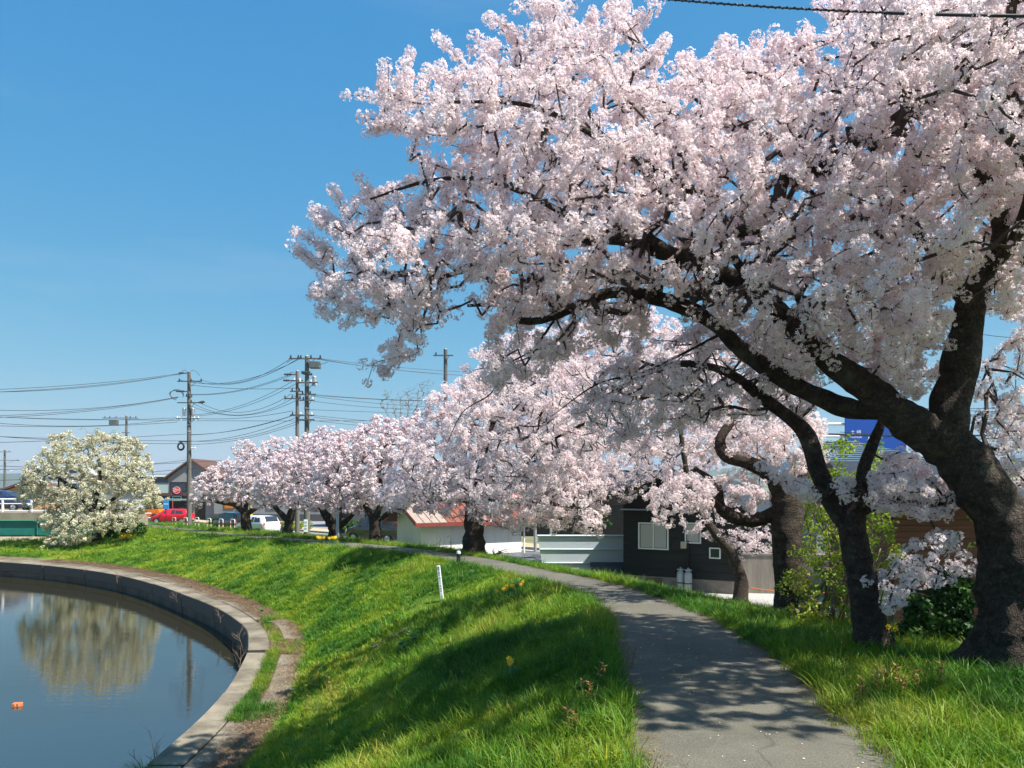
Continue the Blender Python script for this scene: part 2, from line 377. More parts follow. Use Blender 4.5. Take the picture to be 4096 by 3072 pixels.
def bank_mat():
    """soil and thatch under the grass: greens, straw and bare earth"""
    m, n, l, b = node_mat('bank_turf')
    t = n.new('ShaderNodeTexCoord')
    a = n.new('ShaderNodeTexNoise'); a.inputs['Scale'].default_value = .55; a.inputs['Detail'].default_value = 9; a.inputs['Roughness'].default_value = .72
    l(t.outputs['Object'], a.inputs['Vector'])
    cr = n.new('ShaderNodeValToRGB'); e = cr.color_ramp.elements
    while len(e) < 4: e.new(.5)
    for el, (p, c) in zip(e, [(.30, (.045, .085, .012)), (.48, (.10, .18, .018)), (.62, (.20, .28, .03)), (.78, (.22, .19, .08))]): el.position = p; el.color = (*c, 1)
    l(a.outputs['Fac'], cr.inputs[0]); l(cr.outputs[0], b.inputs['Base Color'])
    f = n.new('ShaderNodeTexNoise'); f.inputs['Scale'].default_value = 26; f.inputs['Detail'].default_value = 6; l(t.outputs['Object'], f.inputs['Vector'])
    bp = n.new('ShaderNodeBump'); bp.inputs['Strength'].default_value = 1; bp.inputs['Distance'].default_value = .08
    l(f.outputs['Fac'], bp.inputs['Height']); l(bp.outputs[0], b.inputs['Normal']); b.inputs['Roughness'].default_value = .95; b.inputs['Specular IOR Level'].default_value = .1
    return m
M_bank = bank_mat()

def water_mat():
    m, n, l, b = node_mat('river_water')
    t = n.new('ShaderNodeTexCoord'); mp = n.new('ShaderNodeMapping'); mp.inputs['Scale'].default_value = (.55, 2.6, 1); l(t.outputs['Object'], mp.inputs[0])
    a = n.new('ShaderNodeTexNoise'); a.inputs['Scale'].default_value = 1.7; a.inputs['Detail'].default_value = 5; a.inputs['Roughness'].default_value = .55
    l(mp.outputs[0], a.inputs['Vector'])
    bp = n.new('ShaderNodeBump'); bp.inputs['Strength'].default_value = .055; bp.inputs['Distance'].default_value = .05
    l(a.outputs['Fac'], bp.inputs['Height']); l(bp.outputs[0], b.inputs['Normal'])
    b.inputs['Base Color'].default_value = (.022, .020, .009, 1); b.inputs['Roughness'].default_value = .02; b.inputs['IOR'].default_value = 3.3
    b.inputs['Specular IOR Level'].default_value = .5
    return m
M_water = water_mat()

# ------------------------------------------------------------------ the bank, lofted along the river's bend
W_ = [(-5.3,-15),(-5.2,0),(-5.2,7),(-5.25,11.5),(-5.5,14.7),(-6.1,17.8),(-6.75,20.2),(-8.0,23.2),(-11.4,28.3),(-18.3,36.2),(-27.3,42.1),(-45,49)]
O_ = [(-3.8,-15),(-3.75,0),(-3.7,7),(-3.77,11.5),(-4.1,14.7),(-4.7,17.6),(-5.4,20.6),(-6.9,23.9),(-10.3,29.2),(-17.2,37.4),(-26.4,43.7),(-44.3,50.8)]
P_ = [(.6,-15,0),(.6,0,0),(.70,5,0),(.95,8,0),(1.2,11.2,-.08),(.9,14.5,-.18),(-.2,17.8,-.27),(-1.8,22,-.39),(-4.6,28,-.58),(-10.5,37.5,-.88),(-22,54,-1.4),(-37,75,-1.75)]
RR_ = [(2.35,-15),(2.3,0),(2.5,5),(2.75,8),(2.7,11.6),(2.2,15.2),(1.05,18.6),(-.5,22.9),(-3.3,29),(-9.2,38.4),(-20.7,54.8),(-35.7,75.8)]
V_ = [(5.8,-15,.05),(5.8,0,.08),(5.8,5,.08),(5.5,8,-.02),(4.8,12.5,-.42),(4.0,16.5,-.72),(2.9,20.5,-.88),(1.4,24.5,-1.05),(-1.2,30.5,-1.05),(-6.8,40,-1.2),(-17.8,57,-1.5),(-32.5,78,-1.85)]
B_ = [(9,-15),(9,0),(9,5.5),(8.6,9),(7.6,14),(6.8,18),(5.6,22.5),(4,26.5),(1.3,33),(-5.2,42),(-15.8,58.5),(-31,80)]
SUB = 12
W3 = catmull([(x, y, -2.30) for x, y in W_], SUB); O3 = catmull([(x, y, -2.24) for x, y in O_], SUB)
P3 = catmull(P_, SUB); R3 = catmull([(x, y, p[2]) for (x, y), p in zip(RR_, P_)], SUB)
V3 = catmull(V_, SUB); B3 = catmull([(x, y, GZ) for x, y in B_], SUB)
NS = len(W3)
def wob(p, s, a):
    return a * mnoise.fractal(Vector((p[0] * s, p[1] * s, 3.1)), 1.0, 2.0, 4)
def loft(A, Bc, n, zfun=None, amp=0.0, edge0=True, edge1=True):
    rows = []
    for i in range(NS):
        row = []
        for k in range(n + 1):
            t = k / n; p = A[i] * (1 - t) + Bc[i] * t
            if zfun: p = np.array([p[0], p[1], A[i][2] + (Bc[i][2] - A[i][2]) * zfun(t)])
            fade = 1.0
            if k == 0 and edge0 or k == n and edge1: fade = 0
            if amp and fade: p = p + np.array([0, 0, wob(p, .8, amp) + wob(p, 3.0, amp * .35)])
            row.append(p)
        rows.append(row)
    vs = np.array(rows).reshape(-1, 3); m = n + 1
    fs = np.array([[i * m + k, i * m + k + 1, (i + 1) * m + k + 1, (i + 1) * m + k] for i in range(NS - 1) for k in range(n)])
    return vs, fs
slope = loft(O3, P3, 16, lambda t: 0.55 * t + 0.45 * math.sin(t * math.pi / 2) if t < 1 else 1, 0.10)
verge = loft(R3, V3, 7, None, 0.07)
back = loft(V3, B3, 5, None, 0.10)
bv = np.concatenate([slope[0], verge[0], back[0]]); o1 = len(slope[0]); o2 = o1 + len(verge[0])
bf = np.concatenate([slope[1], verge[1] + o1, back[1] + o2])
grass_bank = tag(obj('grass_bank', np_mesh('grass_bank', bv, bf, True), M_bank), kind='structure')
pathm = loft(P3, R3, 6, None, 0.012)
pathm[0][:, 2] += 0.0
path = tag(obj('path', np_mesh('path', *pathm, True), M_path), kind='structure')
# dirt strip under the ledge litter
ledge_v, ledge_f = loft(W3 - np.array([0, 0, .16]), O3 - np.array([0, 0, .0]), 4, None, .02)
tag(obj('ledge_soil', np_mesh('ledge_soil', ledge_v, ledge_f, True), M_dirt), kind='structure')

# coping stones and slabs of the river ledge: each a piece of its own
ledge = tag(obj('river_ledge', None), kind='structure')
rnd = random.Random(5)
def ring(i0, i1, a, b, zt, zb, lift=0.0):
    """closed block between fractions a..b of the ledge width over stations i0..i1 (floats)"""
    n = max(2, int(math.ceil((i1 - i0))) + 1); mb = MB(); top = []; 
    def pt(s, t):
        j = int(min(s, NS - 1.001)); f = s - j
        w = W3[j] * (1 - f) + W3[j + 1] * f; o = O3[j] * (1 - f) + O3[j + 1] * f
        return w * (1 - t) + o * t
    L_ = [pt(i0 + (i1 - i0) * k / (n - 1), a) for k in range(n)]; Rr = [pt(i0 + (i1 - i0) * k / (n - 1), b) for k in range(n)]
    vs = []; 
    for p, q in zip(L_, Rr): vs += [(p[0], p[1], zt + lift), (q[0], q[1], zt + lift), (q[0], q[1], zb), (p[0], p[1], zb)]
    fs = []
    for k in range(n - 1):
        c = 4 * k
        for e in range(4): fs.append([c + e, c + (e + 1) % 4, c + 4 + (e + 1) % 4, c + 4 + e])
    fs += [[0, 3, 2, 1], [4 * (n - 1) + e for e in range(4)]]
    mb.add(vs, fs); return mb
arc = [0.0]
for i in range(1, NS): arc.append(arc[-1] + float(np.linalg.norm(W3[i] - W3[i - 1])))
arc = np.array(arc)
def stat(s): return float(np.interp(s, arc, np.arange(NS)))
def put(mb, name, m, parent):
    me = mb.mesh(name); bm = bmesh.new(); bm.from_mesh(me)
    bmesh.ops.bevel(bm, geom=[e for e in bm.edges if len(e.link_faces) == 2 and e.calc_face_angle(0) > .6], offset=.018, segments=1, affect='EDGES'); bm.to_mesh(me); bm.free()
    return obj(name, me, m, parent)
# the gap seen across the coping stands where the wall is nearest to x=-6.7,y=19.5
s_gap = float(arc[int(np.argmin(np.linalg.norm(W3[:, :2] - np.array([-6.62, 19.2]), axis=1)))])
s = s_gap - 7 * 4.0
edges = []
while s < arc[-1] - 1:
    edges.append(s); s += 4.0
for a, b in zip(edges[:-1], edges[1:]):
    if a < 0: continue
    put(ring(stat(a + (.16 if abs(a - s_gap) < .1 else .035)), stat(b - (.16 if abs(b - s_gap) < .1 else .035)), 0.0, .36, -2.28, -2.75, rnd.uniform(-.012, .012)), 'coping_stone', M_conc, ledge)
    put(ring(stat(a + .03), stat(b - .03), .03, .3, -2.75, -4.2), 'wall_panel', M_concd, ledge)
# slabs behind the coping, grass and litter between them
for a, b, t0, t1, zt in [(s_gap - 26, s_gap - 19, .39, .95, -2.27), (s_gap - 18.7, s_gap - 12.6, .39, .93, -2.28), (s_gap - 12.4, s_gap - 5.9, .38, .94, -2.27),
                     (s_gap - 4.9, s_gap - .6, .60, 1.25, -2.235), (s_gap + 1.1, s_gap + 3.9, .62, 1.2, -2.235), (s_gap + 4.6, s_gap + 9, .38, .86, -2.27),
                     (s_gap + 9.1, s_gap + 14, .37, .78, -2.28), (s_gap + 14.1, s_gap + 19, .37, .8, -2.27), (s_gap + 19.1, s_gap + 25, .37, .7, -2.28), (s_gap + 25.1, s_gap + 32, .37, .66, -2.27)]:
    put(ring(stat(a), stat(b), t0, t1, zt, -2.6), 'slab', M_conc, ledge)

# ------------------------------------------------------------------ water and land
wv = []; xs = np.concatenate([np.linspace(-170, -40, 4), np.linspace(-30, 0, 4)]); 
water = tag(obj('water', np_mesh('water', [(-170, -60, WZ), (0, -60, WZ), (0, 70, WZ), (-170, 70, WZ)], np.array([[0, 1, 2, 3]])), M_water), kind='structure')
M_ground = mat('rough_ground', (0.10, 0.125, 0.045), 0.95, scale=.35, col2=(0.21, 0.175, 0.11), bump=.6, bscale=12, detail=9)
gv = []; gf = []
for i in range(NS): gv += [tuple(B3[i]), (60, B3[i][1] , GZ), (4000, B3[i][1], GZ)]
for i in range(NS - 1):
    a = 3 * i; gf += [[a, a + 1, a + 4, a + 3], [a + 1, a + 2, a + 5, a + 4]]
k = len(gv); yl = float(B3[-1][1]); y0 = float(B3[0][1])
gv += [(-4000, yl, GZ), (-4000, 9000, GZ), (4000, 9000, GZ), (float(B3[0][0]), y0, GZ), (float(B3[0][0]), -400, GZ), (4000, -400, GZ), (4000, y0, GZ)]
gf += [[k, 3 * (NS - 1), 3 * (NS - 1) + 1, 3 * (NS - 1) + 2, k + 2, k + 1], [k + 3, k + 4, k + 5, k + 6]]
# the river's far reaches: revetment at its head and the other side out of frame
k = len(gv); gv += [(-170, yl, GZ), (-170, 62, -4), (-40, 62, -4), (float(B3[-1][0]), yl, GZ), (-170, -400, -4), (-176, -400, GZ), (-176, yl, GZ), (-4000, -400, GZ)]
gf += [[k + 1, k + 2, k + 3, k], [k + 4, k + 1, k + 0, k + 6, k + 5], [k + 5, k + 6, k - 7, k + 7]]
# strip between the end of the lofted bank and the revetment
gme = bpy.data.meshes.new('ground'); gme.from_pydata(gv, [], gf)
ground = tag(obj('ground', gme, M_ground), kind='structure')

_n1 = len(bv); _n2 = _n1 + len(pathm[0]); _n3 = _n2 + len(ledge_v)
TER = BVHTree.FromPolygons([tuple(v) for v in np.concatenate([bv, pathm[0], ledge_v + np.array([0, 0, .05])])] + gv,
      [tuple(f) for f in bf] + [tuple(f + _n1) for f in pathm[1]] + [tuple(f + _n2) for f in ledge_f] + [tuple(i + _n3 for i in f) for f in gf])
def gat(px, py):
    d = at(px, py, 1.0) - Vector((0, 0, EYE)); h = TER.ray_cast(Vector((0, 0, EYE)), d.normalized())
    return h[0]
def gz(x, y):
    h = TER.ray_cast(Vector((x, y, 30)), Vector((0, 0, -1))); return h[0].z
# ------------------------------------------------------------------ grass
def color_attr(me, cols):
    a = me.color_attributes.new('Col', 'FLOAT_COLOR', 'POINT')
    c = np.ones((len(cols), 4), np.float32); c[:, :3] = cols; a.data.foreach_set('color', c.ravel())

def tuft_mesh(seed, n, h, spread, lean, width, tint=(1, 1, 1), straw=.06):
    r = random.Random(seed); vs = []; fs = []; cs = []
    for _ in range(n):
        a = r.uniform(0, 6.283); d = spread * math.sqrt(r.random()); bx, by = math.cos(a) * d, math.sin(a) * d
        H = h * r.uniform(.55, 1.15); ln = lean * r.uniform(.2, 1.2); da = a + r.uniform(-.9, .9); w = width * r.uniform(.7, 1.3)
        dx, dy = math.cos(da), math.sin(da); sx, sy = -dy, dx; k = len(vs)
        if r.random() < straw: c = (2.2, 1.35, 1.6)
        else:
            q = r.uniform(.75, 1.25); c = (tint[0] * q * r.uniform(.85, 1.2), tint[1] * q, tint[2] * q)
        for t, ww in ((0, 1), (.4, .9), (.75, .6)):
            x = bx + dx * ln * H * t * t; y = by + dy * ln * H * t * t; z = H * t * (1 - .25 * ln * t) - .02
            vs += [(x - sx * w * ww, y - sy * w * ww, z), (x + sx * w * ww, y + sy * w * ww, z)]; cs += [c, c]
        vs.append((bx + dx * ln * H, by + dy * ln * H, H * (1 - .3 * ln) - .02)); cs.append(c)
        fs += [[k, k + 1, k + 3, k + 2], [k + 2, k + 3, k + 5, k + 4], [k + 4, k + 5, k + 6]]
    me = bpy.data.meshes.new('tuft'); me.from_pydata(vs, [], fs); color_attr(me, cs); me.materials.append(M_grass); return me

# 0-3 long blades, 4-6 short lime turf, 7-8 blue-green coarse tufts, 9 dry straw
tufts = variants('grass_tufts', [tuft_mesh(1, 16, .24, .07, .8, .0042), tuft_mesh(2, 16, .28, .08, .95, .0045), tuft_mesh(3, 14, .20, .07, .7, .004), tuft_mesh(4, 13, .33, .06, 1.0, .005),
        tuft_mesh(5, 24, .11, .10, .7, .005, (1.25, 1.16, .8)), tuft_mesh(6, 24, .09, .10, .8, .005, (1.32, 1.16, .8)), tuft_mesh(7, 22, .13, .10, .6, .0045, (1.12, 1.1, .8)),
        tuft_mesh(8, 26, .26, .10, .8, .007, (.6, .85, 1.6)), tuft_mesh(9, 24, .30, .11, .9, .007, (.55, .8, 1.5)), tuft_mesh(10, 16, .16, .08, 1.1, .004, (2.0, 1.2, 1.6), .8), tuft_mesh(11, 12, .10, .10, 1.3, .015, (1.0, 1.05, .9), .02), tuft_mesh(12, 12, .07, .11, 1.5, .018, (.75, .95, 1.1), .02)])

def sample_faces(vs, fs, dens, seed):
    """random points on quads, dens(center)->per m2"""
    rng = np.random.default_rng(seed)
    a, b, c, d = vs[fs[:, 0]], vs[fs[:, 1]], vs[fs[:, 2]], vs[fs[:, 3]]
    nrm = np.cross(c - a, d - b); ar = np.linalg.norm(nrm, axis=1) / 2; nrm /= np.maximum(2 * ar[:, None], 1e-9)
    nrm[nrm[:, 2] < 0] *= -1
    ctr = (a + b + c + d) / 4; k = rng.poisson(ar * dens(ctr))
    i = np.repeat(np.arange(len(fs)), k); u = rng.random((len(i), 1)); v = rng.random((len(i), 1))
    p = (a[i] * (1 - u) + b[i] * u) * (1 - v) + (d[i] * (1 - u) + c[i] * u) * v
    return p, nrm[i], rng
def infront(p, mx=.72):  # keep only what may come into view, with a margin for a step to the side
    return (p[:, 1] > 2.2) & (np.abs(p[:, 0]) < mx * p[:, 1] + 2.5)
def nz(p, s, off):
    return np.array([mnoise.noise(Vector((x * s + off, y * s, off))) for x, y, _ in p])

def dens_slope(c):
    r = np.linalg.norm(c[:, :2], axis=1)
    d = np.where(r < 9, 300, np.where(r < 16, 170, np.where(r < 28, 95, np.where(r < 48, 42, 14))))
    return d * infront(c)
p, nr, rng = sample_faces(*slope, dens_slope, 11)
z1 = nz(p, .35, 1.7); z2 = nz(p, .9, 8.3); r = np.linalg.norm(p[:, :2], axis=1)
crest = np.clip((p[:, 2] + 1.5) / 1.2, 0, 1)
q = rng.random(len(p)) * .9 + z1 * .8 + crest * .75 - np.clip((r - 9) / 26, 0, .45)
idx = np.where(q > .62, rng.integers(0, 4, len(p)), rng.integers(4, 7, len(p)))
idx = np.where((rng.random(len(p)) < .05) & (z2 > 0), rng.integers(7, 9, len(p)), idx)
idx = np.where((rng.random(len(p)) < .06 + .16 * (z2 < -.2)), 9, idx)
scl = rng.uniform(.5, .95, len(p)) * np.where(r < 9, .74, np.where(r < 14, .88, 1)) * np.where(r < 16, 1.0, np.where(r < 28, 1.25, np.where(r < 48, 1.6, 2.2))) * np.where(idx > 6, .8, 1)
z3 = nz(p, .7, 21.9); idx = np.where((rng.random(len(p)) < .10 + .35 * (z3 > .25)), rng.integers(10, 12, len(p)), idx)
keep = ~((z2 < -.40) & (rng.random(len(p)) < .8))
EU = euler_align(nr, rng, .2)
tag(scatter('grass', p[keep], EU[keep], scl[keep], idx[keep], tufts), 'green grass covering the sloping river bank', 'grass')
# verge between path and trees, plus the back of the bank
def dens_verge(c):
    r = np.linalg.norm(c[:, :2], axis=1)
    return np.where(r < 9, 330, np.where(r < 16, 200, np.where(r < 28, 110, np.where(r < 48, 40, 12)))) * infront(c, .8)
p, nr, rng = sample_faces(*verge, dens_verge, 12)
# keep the strip beside the path, thinner under the trees
p2, nr2, _ = sample_faces(*back, lambda c: .35 * dens_verge(c), 13)
p = np.concatenate([p, p2]); nr = np.concatenate([nr, nr2]); r = np.linalg.norm(p[:, :2], axis=1)
idx = rng.integers(0, 4, len(p)); idx = np.where(rng.random(len(p)) < .16, rng.integers(4, 7, len(p)), idx)
idx = np.where(rng.random(len(p)) < .03, 9, idx)
scl = rng.uniform(.45, .85, len(p)) * np.where(r < 16, 1.0, np.where(r < 28, 1.1, 1.5))
tag(scatter('grass', p, euler_align(nr, rng, .22), scl, idx, tufts), 'long green grass on the verge between path and trees', 'grass')

# grass overhanging both path edges, joints of the ledge
rng = np.random.default_rng(3); ep = []
def edge_grass(A, Bc, inw, n, ymax):
    for _ in range(n):
        i = rng.integers(NS // 12, NS - 1); f = rng.random(); p = A[i] * (1 - f) + A[i + 1] * f; o = Bc[i] * (1 - f) + Bc[i + 1] * f
        if p[1] < 2.5 or p[1] > ymax: continue
        d = (o - p); d /= np.linalg.norm(d[:2]); k = abs(rng.normal(0, inw)) * (1 + 1.2 * mnoise.noise(Vector((p[0], p[1] * 1.3, 5))))
        ep.append(p + d * k - np.array([0, 0, .01]))
edge_grass(P3, R3, .055, 2600, 30); edge_grass(R3, P3, .06, 2600, 30)
def lp(s, t):
    st = stat(s); j = int(st); f = st - j; w = W3[j] * (1 - f) + W3[min(j + 1, NS - 1)] * f; o = O3[j] * (1 - f) + O3[min(j + 1, NS - 1)] * f
    q = w * (1 - t) + o * t; q[2] = -2.26; return q
for s0, s1, t0, t1, n in [(s_gap - 5.6, s_gap - .1, .37, .58, 420), (s_gap - 6.0, s_gap - 5.0, .36, 1.0, 200), (s_gap - .6, s_gap + 1.0, .6, 1.1, 90), (s_gap + .3, s_gap + 4, .38, .6, 120), (s_gap + 3.9, s_gap + 4.6, .5, 1.0, 80),
                          (s_gap - 30, s_gap + 30, .94, 1.0, 420)]:
    for _ in range(n): ep.append(lp(rng.uniform(s0, s1), rng.uniform(t0, t1)))
ep = np.array(ep); 
tag(scatter('grass', ep, euler_align(np.tile([0, 0, 1.], (len(ep), 1)), rng, .3), rng.uniform(.4, .85, len(ep)), rng.integers(0, 7, len(ep)), tufts), 'green grass fringing the asphalt path and the ledge slabs', 'grass')

# dead leaves and needles on the ledge
def litter_mesh(seed):
    r = random.Random(seed); vs = []; fs = []; cs = []
    for _ in range(26):
        a = r.uniform(0, 6.283); x, y = r.gauss(0, .09), r.gauss(0, .09); ln = r.uniform(.02, .08); w = r.uniform(.001, .004); z = r.uniform(.002, .02); k = len(vs)
        dx, dy = math.cos(a) * ln, math.sin(a) * ln; sx, sy = -math.sin(a) * w, math.cos(a) * w; z2 = z + r.uniform(-.008, .02)
        vs += [(x - sx, y - sy, z), (x + sx, y + sy, z), (x + dx + sx, y + dy + sy, z2), (x + dx - sx, y + dy - sy, z2)]; fs.append([k, k + 1, k + 2, k + 3])
        c = r.uniform(.6, 1.3); cs += [(c, c, c)] * 4
    me = bpy.data.meshes.new('litter'); me.from_pydata(vs, [], fs); color_attr(me, cs); me.materials.append(M_litter); return me
litter = variants('leaf_litter', [litter_mesh(i) for i in range(3)])
pts = []
for _ in range(10500):
    s = rng.uniform(s_gap - 26, s_gap + 30); t = 1.0 - abs(rng.normal(0, .18 if s < s_gap - 5 else .26)) + .22 * mnoise.noise(Vector((s * .8, 0, 2)))
    if t < .40 or t > 1.05: continue
    q = lp(s, t); q[2] = -2.262 if (t < .93) else -2.235; pts.append(q)
pts = np.array(pts); ee = np.zeros((len(pts), 3)); ee[:, 2] = rng.uniform(0, 6.28, len(pts))
tag(scatter('litter', pts, ee, rng.uniform(.8, 1.5, len(pts)), rng.integers(0, 3, len(pts)), litter), 'brown dead leaves and needles drifted on the concrete ledge', 'litter')
# dirt and bits swept to the path edges
ed_ = []
for _ in range(3600):
    A, Bc = (P3, R3) if rng.random() < .5 else (R3, P3); i = rng.integers(NS // 12, NS - 30); f = rng.random(); a = A[i] * (1 - f) + A[i + 1] * f; b = Bc[i] * (1 - f) + Bc[i + 1] * f
    if a[1] < 2.5 or a[1] > 20: continue
    d = (b - a) / np.linalg.norm((b - a)[:2]); k = abs(rng.normal(0, .10)) * (1 + 1.3 * mnoise.noise(Vector((a[0], a[1] * .9, 9))))
    if k > .02: ed_.append(a + d * k + np.array([0, 0, .004]))
ed_ = np.array(ed_); ee = np.zeros((len(ed_), 3)); ee[:, 2] = rng.uniform(0, 6.28, len(ed_))
tag(scatter('litter', ed_, ee, rng.uniform(.25, .6, len(ed_)), rng.integers(0, 3, len(ed_)), litter), 'brown dirt and leaf bits along the asphalt path edges', 'litter')
# fallen petals on the path
pm = []
for i in range(3):
    mb = MB(); mb.add([(-.008, -.006, .002), (.008, -.007, .004), (.010, .006, .002), (-.007, .008, .005)], [(0, 1, 2, 3)]); me = mb.mesh('petal', fix=False); color_attr(me, [(1, 1, 1)] * 4); me.materials.append(M_blossom); pm.append(me)
petals = variants('petals', pm)
pts = []
for _ in range(520):
    y = 4 + 14 * rng.random() ** 1.6; x = rng.uniform(-.2, 4.2); pts.append((x, y, gz(x, y) + .004))
pts = np.array(pts); ee = np.zeros((len(pts), 3)); ee[:, 2] = rng.uniform(0, 6.28, len(pts))
tag(scatter('fallen_petals', pts, ee, rng.uniform(.4, .95, len(pts)), rng.integers(0, 3, len(pts)), petals), 'white fallen petals scattered over the asphalt path', 'petals')
# ------------------------------------------------------------------ trees
def clump_mesh(seed, nf, R, fr, m, elong=1.0, leaf=2, simple=False, centre=(.78, .55, .58)):
    """a pom-pom of five-petalled flowers round a twig"""
    r = random.Random(seed); vs = []; fs = []; cs = []
    for _ in range(nf):
        d = Vector((r.gauss(0, 1), r.gauss(0, 1), r.gauss(0, 1))).normalized(); c = Vector((d.x, d.y, d.z * elong)) * R * r.uniform(.8, 1.06)
        nrm = (d + Vector((r.gauss(0, .4), r.gauss(0, .4), r.gauss(0, .4)))).normalized()
        u = nrm.orthogonal().normalized(); w = nrm.cross(u); a0 = r.uniform(0, 6.28); f = fr * r.uniform(.8, 1.15); q = r.uniform(.94, 1.04); k0 = len(vs)
        pc = (q, q * r.uniform(.96, 1.02), q * r.uniform(.97, 1.02))
        if simple:
            vs += [tuple(c + (u * math.cos(a0 + i * 1.571) + w * math.sin(a0 + i * 1.571)) * f * r.uniform(.75, 1.2) + nrm * r.uniform(-.2, .3) * f) for i in range(4)]
            cs += [pc] * 4; fs.append([k0, k0 + 1, k0 + 2, k0 + 3]); continue
        vs.append(tuple(c)); cs.append(centre)
        for i in range(5):
            a = a0 + i * 1.2566
            for da, rr, up in ((-.46, .72, .22), (0, 1.0, .38), (.46, .72, .22)):
                vs.append(tuple(c + (u * math.cos(a + da) + w * math.sin(a + da)) * f * rr + nrm * f * up)); cs.append(pc)
        for i in range(5):
            b = k0 + 1 + 3 * i; fs.append([k0, b, b + 1, b + 2])
    for _ in range(leaf):
        d = Vector((r.gauss(0, 1), r.gauss(0, 1), r.gauss(0, 1))).normalized(); c = d * R * .8; u = d.orthogonal().normalized(); w = d.cross(u); k = len(vs)
        L_ = fr * 1.5
        vs += [tuple(c), tuple(c + d * L_ * .5 + u * L_ * .22), tuple(c + d * L_), tuple(c + d * L_ * .5 - u * L_ * .22)]; cs += [(.42, .20, .09)] * 4; fs.append([k, k + 1, k + 2, k + 3])
    me = bpy.data.meshes.new('clump'); me.from_pydata(vs, [], fs); color_attr(me, cs); me.materials.append(m); return me

near_clumps = variants('near_blossom', [clump_mesh(i, 24 + 2 * i, .056 + .006 * (i % 3), .0195, M_blossom, 1.0 + .15 * (i % 2), (0, 1, 2, 0, 3)[i % 5]) for i in range(5)])
mid_clumps = variants('mid_blossom', [clump_mesh(20 + i, 17, .068, .027, M_blossom, 1.1, (0, 2, 1)[i]) for i in range(3)])
far_clumps = variants('far_blossom', [clump_mesh(40 + i, 22, .10, .036, M_farbl, .7, 3, True) for i in range(3)])
pale_clumps = variants('pale_blossom', [clump_mesh(60 + i, 26, .16, .048, M_pale, .6, 1, True) for i in range(3)])

def in_poly(px, py, poly):
    p = np.asarray(poly, float); inside = np.zeros(len(px), bool); j = len(p) - 1; dist = np.full(len(px), 1e9)
    for i in range(len(p)):
        xi, yi = p[i]; xj, yj = p[j]
        c = ((yi > py) != (yj > py)) & (px < (xj - xi) * (py - yi) / (yj - yi + 1e-12) + xi); inside ^= c
        dx, dy = xj - xi, yj - yi; t = np.clip(((px - xi) * dx + (py - yi) * dy) / (dx * dx + dy * dy + 1e-9), 0, 1)
        dist = np.minimum(dist, np.hypot(px - xi - t * dx, py - yi - t * dy)); j = i
    return inside, dist

def poly_points(poly, n, Yf, T, D, seed):
    """points filling a crown whose outline, seen from the path, is poly; deep in its middle, thin at its rim"""
    rng = np.random.default_rng(seed); p = np.asarray(poly, float); lo, hi = p.min(0), p.max(0); out = []
    while sum(len(o) for o in out) < n:
        q = rng.uniform(lo, hi, (n * 2, 2)); ins, d = in_poly(q[:, 0], q[:, 1], poly); q = q[ins]; d = d[ins]
        h = T * np.sqrt(np.clip(d / D, .04, 1)); Y = np.array([Yf(a, b) for a, b in q]) + rng.uniform(-1, 1, len(q)) * h
        out.append(np.stack([(q[:, 0] - 512) / FPX * Y, Y, EYE - (q[:, 1] - HZ) / FPX * Y], 1))
    return np.concatenate(out)[:n]

def ell_points(blobs, n, seed):
    """points near the shells of world-space ellipsoids (c, r)"""
    rng = np.random.default_rng(seed); out = []; vol = np.array([b[1][0] * b[1][1] * b[1][2] for b in blobs]) ** .67; vol /= vol.sum()
    for (c, r), w in zip(blobs, vol):
        k = int(n * w) + 1; d = rng.normal(0, 1, (k, 3)); d /= np.linalg.norm(d, axis=1)[:, None]
        out.append(np.array(c) + d * np.array(r) * (rng.random((k, 1)) ** .45))
    return np.concatenate(out)

def limb_mesh(pts, rads, n=12, seed=0, knob=.12, flare=0.0, sub=6):
    if n >= 16: sub = 14
    P = catmull([tuple(p) for p in pts], sub); rr = np.interp(np.linspace(0, len(rads) - 1, len(P)), range(len(rads)), rads)
    mb = MB(); mb.tube(P, list(rr), n); vs = np.array(mb.v)
    out = []
    for i, v in enumerate(vs):
        ring_i = min(i // n, len(P) - 1); c = P[ring_i]; d = v - c; ln = np.linalg.norm(d)
        ridge_ = abs(mnoise.noise(Vector((v[0] * 8 + seed, v[1] * 8, v[2] * 2.6)))); k = 1 - knob * 1.1 * (.25 - ridge_) + knob * 1.6 * mnoise.fractal(Vector((v[0] * 3.1 + seed, v[1] * 3.1, v[2] * 2.2)), 1, 2, 3) + knob * .5 * mnoise.noise(Vector((v[0] * 11, v[1] * 11 + seed, v[2] * 9)))
        if flare:
            h = max(0.0, v[2] - P[0][2]); a = math.atan2(d[1], d[0])
            k += flare * math.exp(-h / .16) * (1 + .5 * math.sin(3 * a + seed) + .3 * math.sin(5 * a + 2 * seed))
        out.append(c + d * k)
    me = np_mesh('limb', out, [f for f in mb.f], True); return me, P, rr

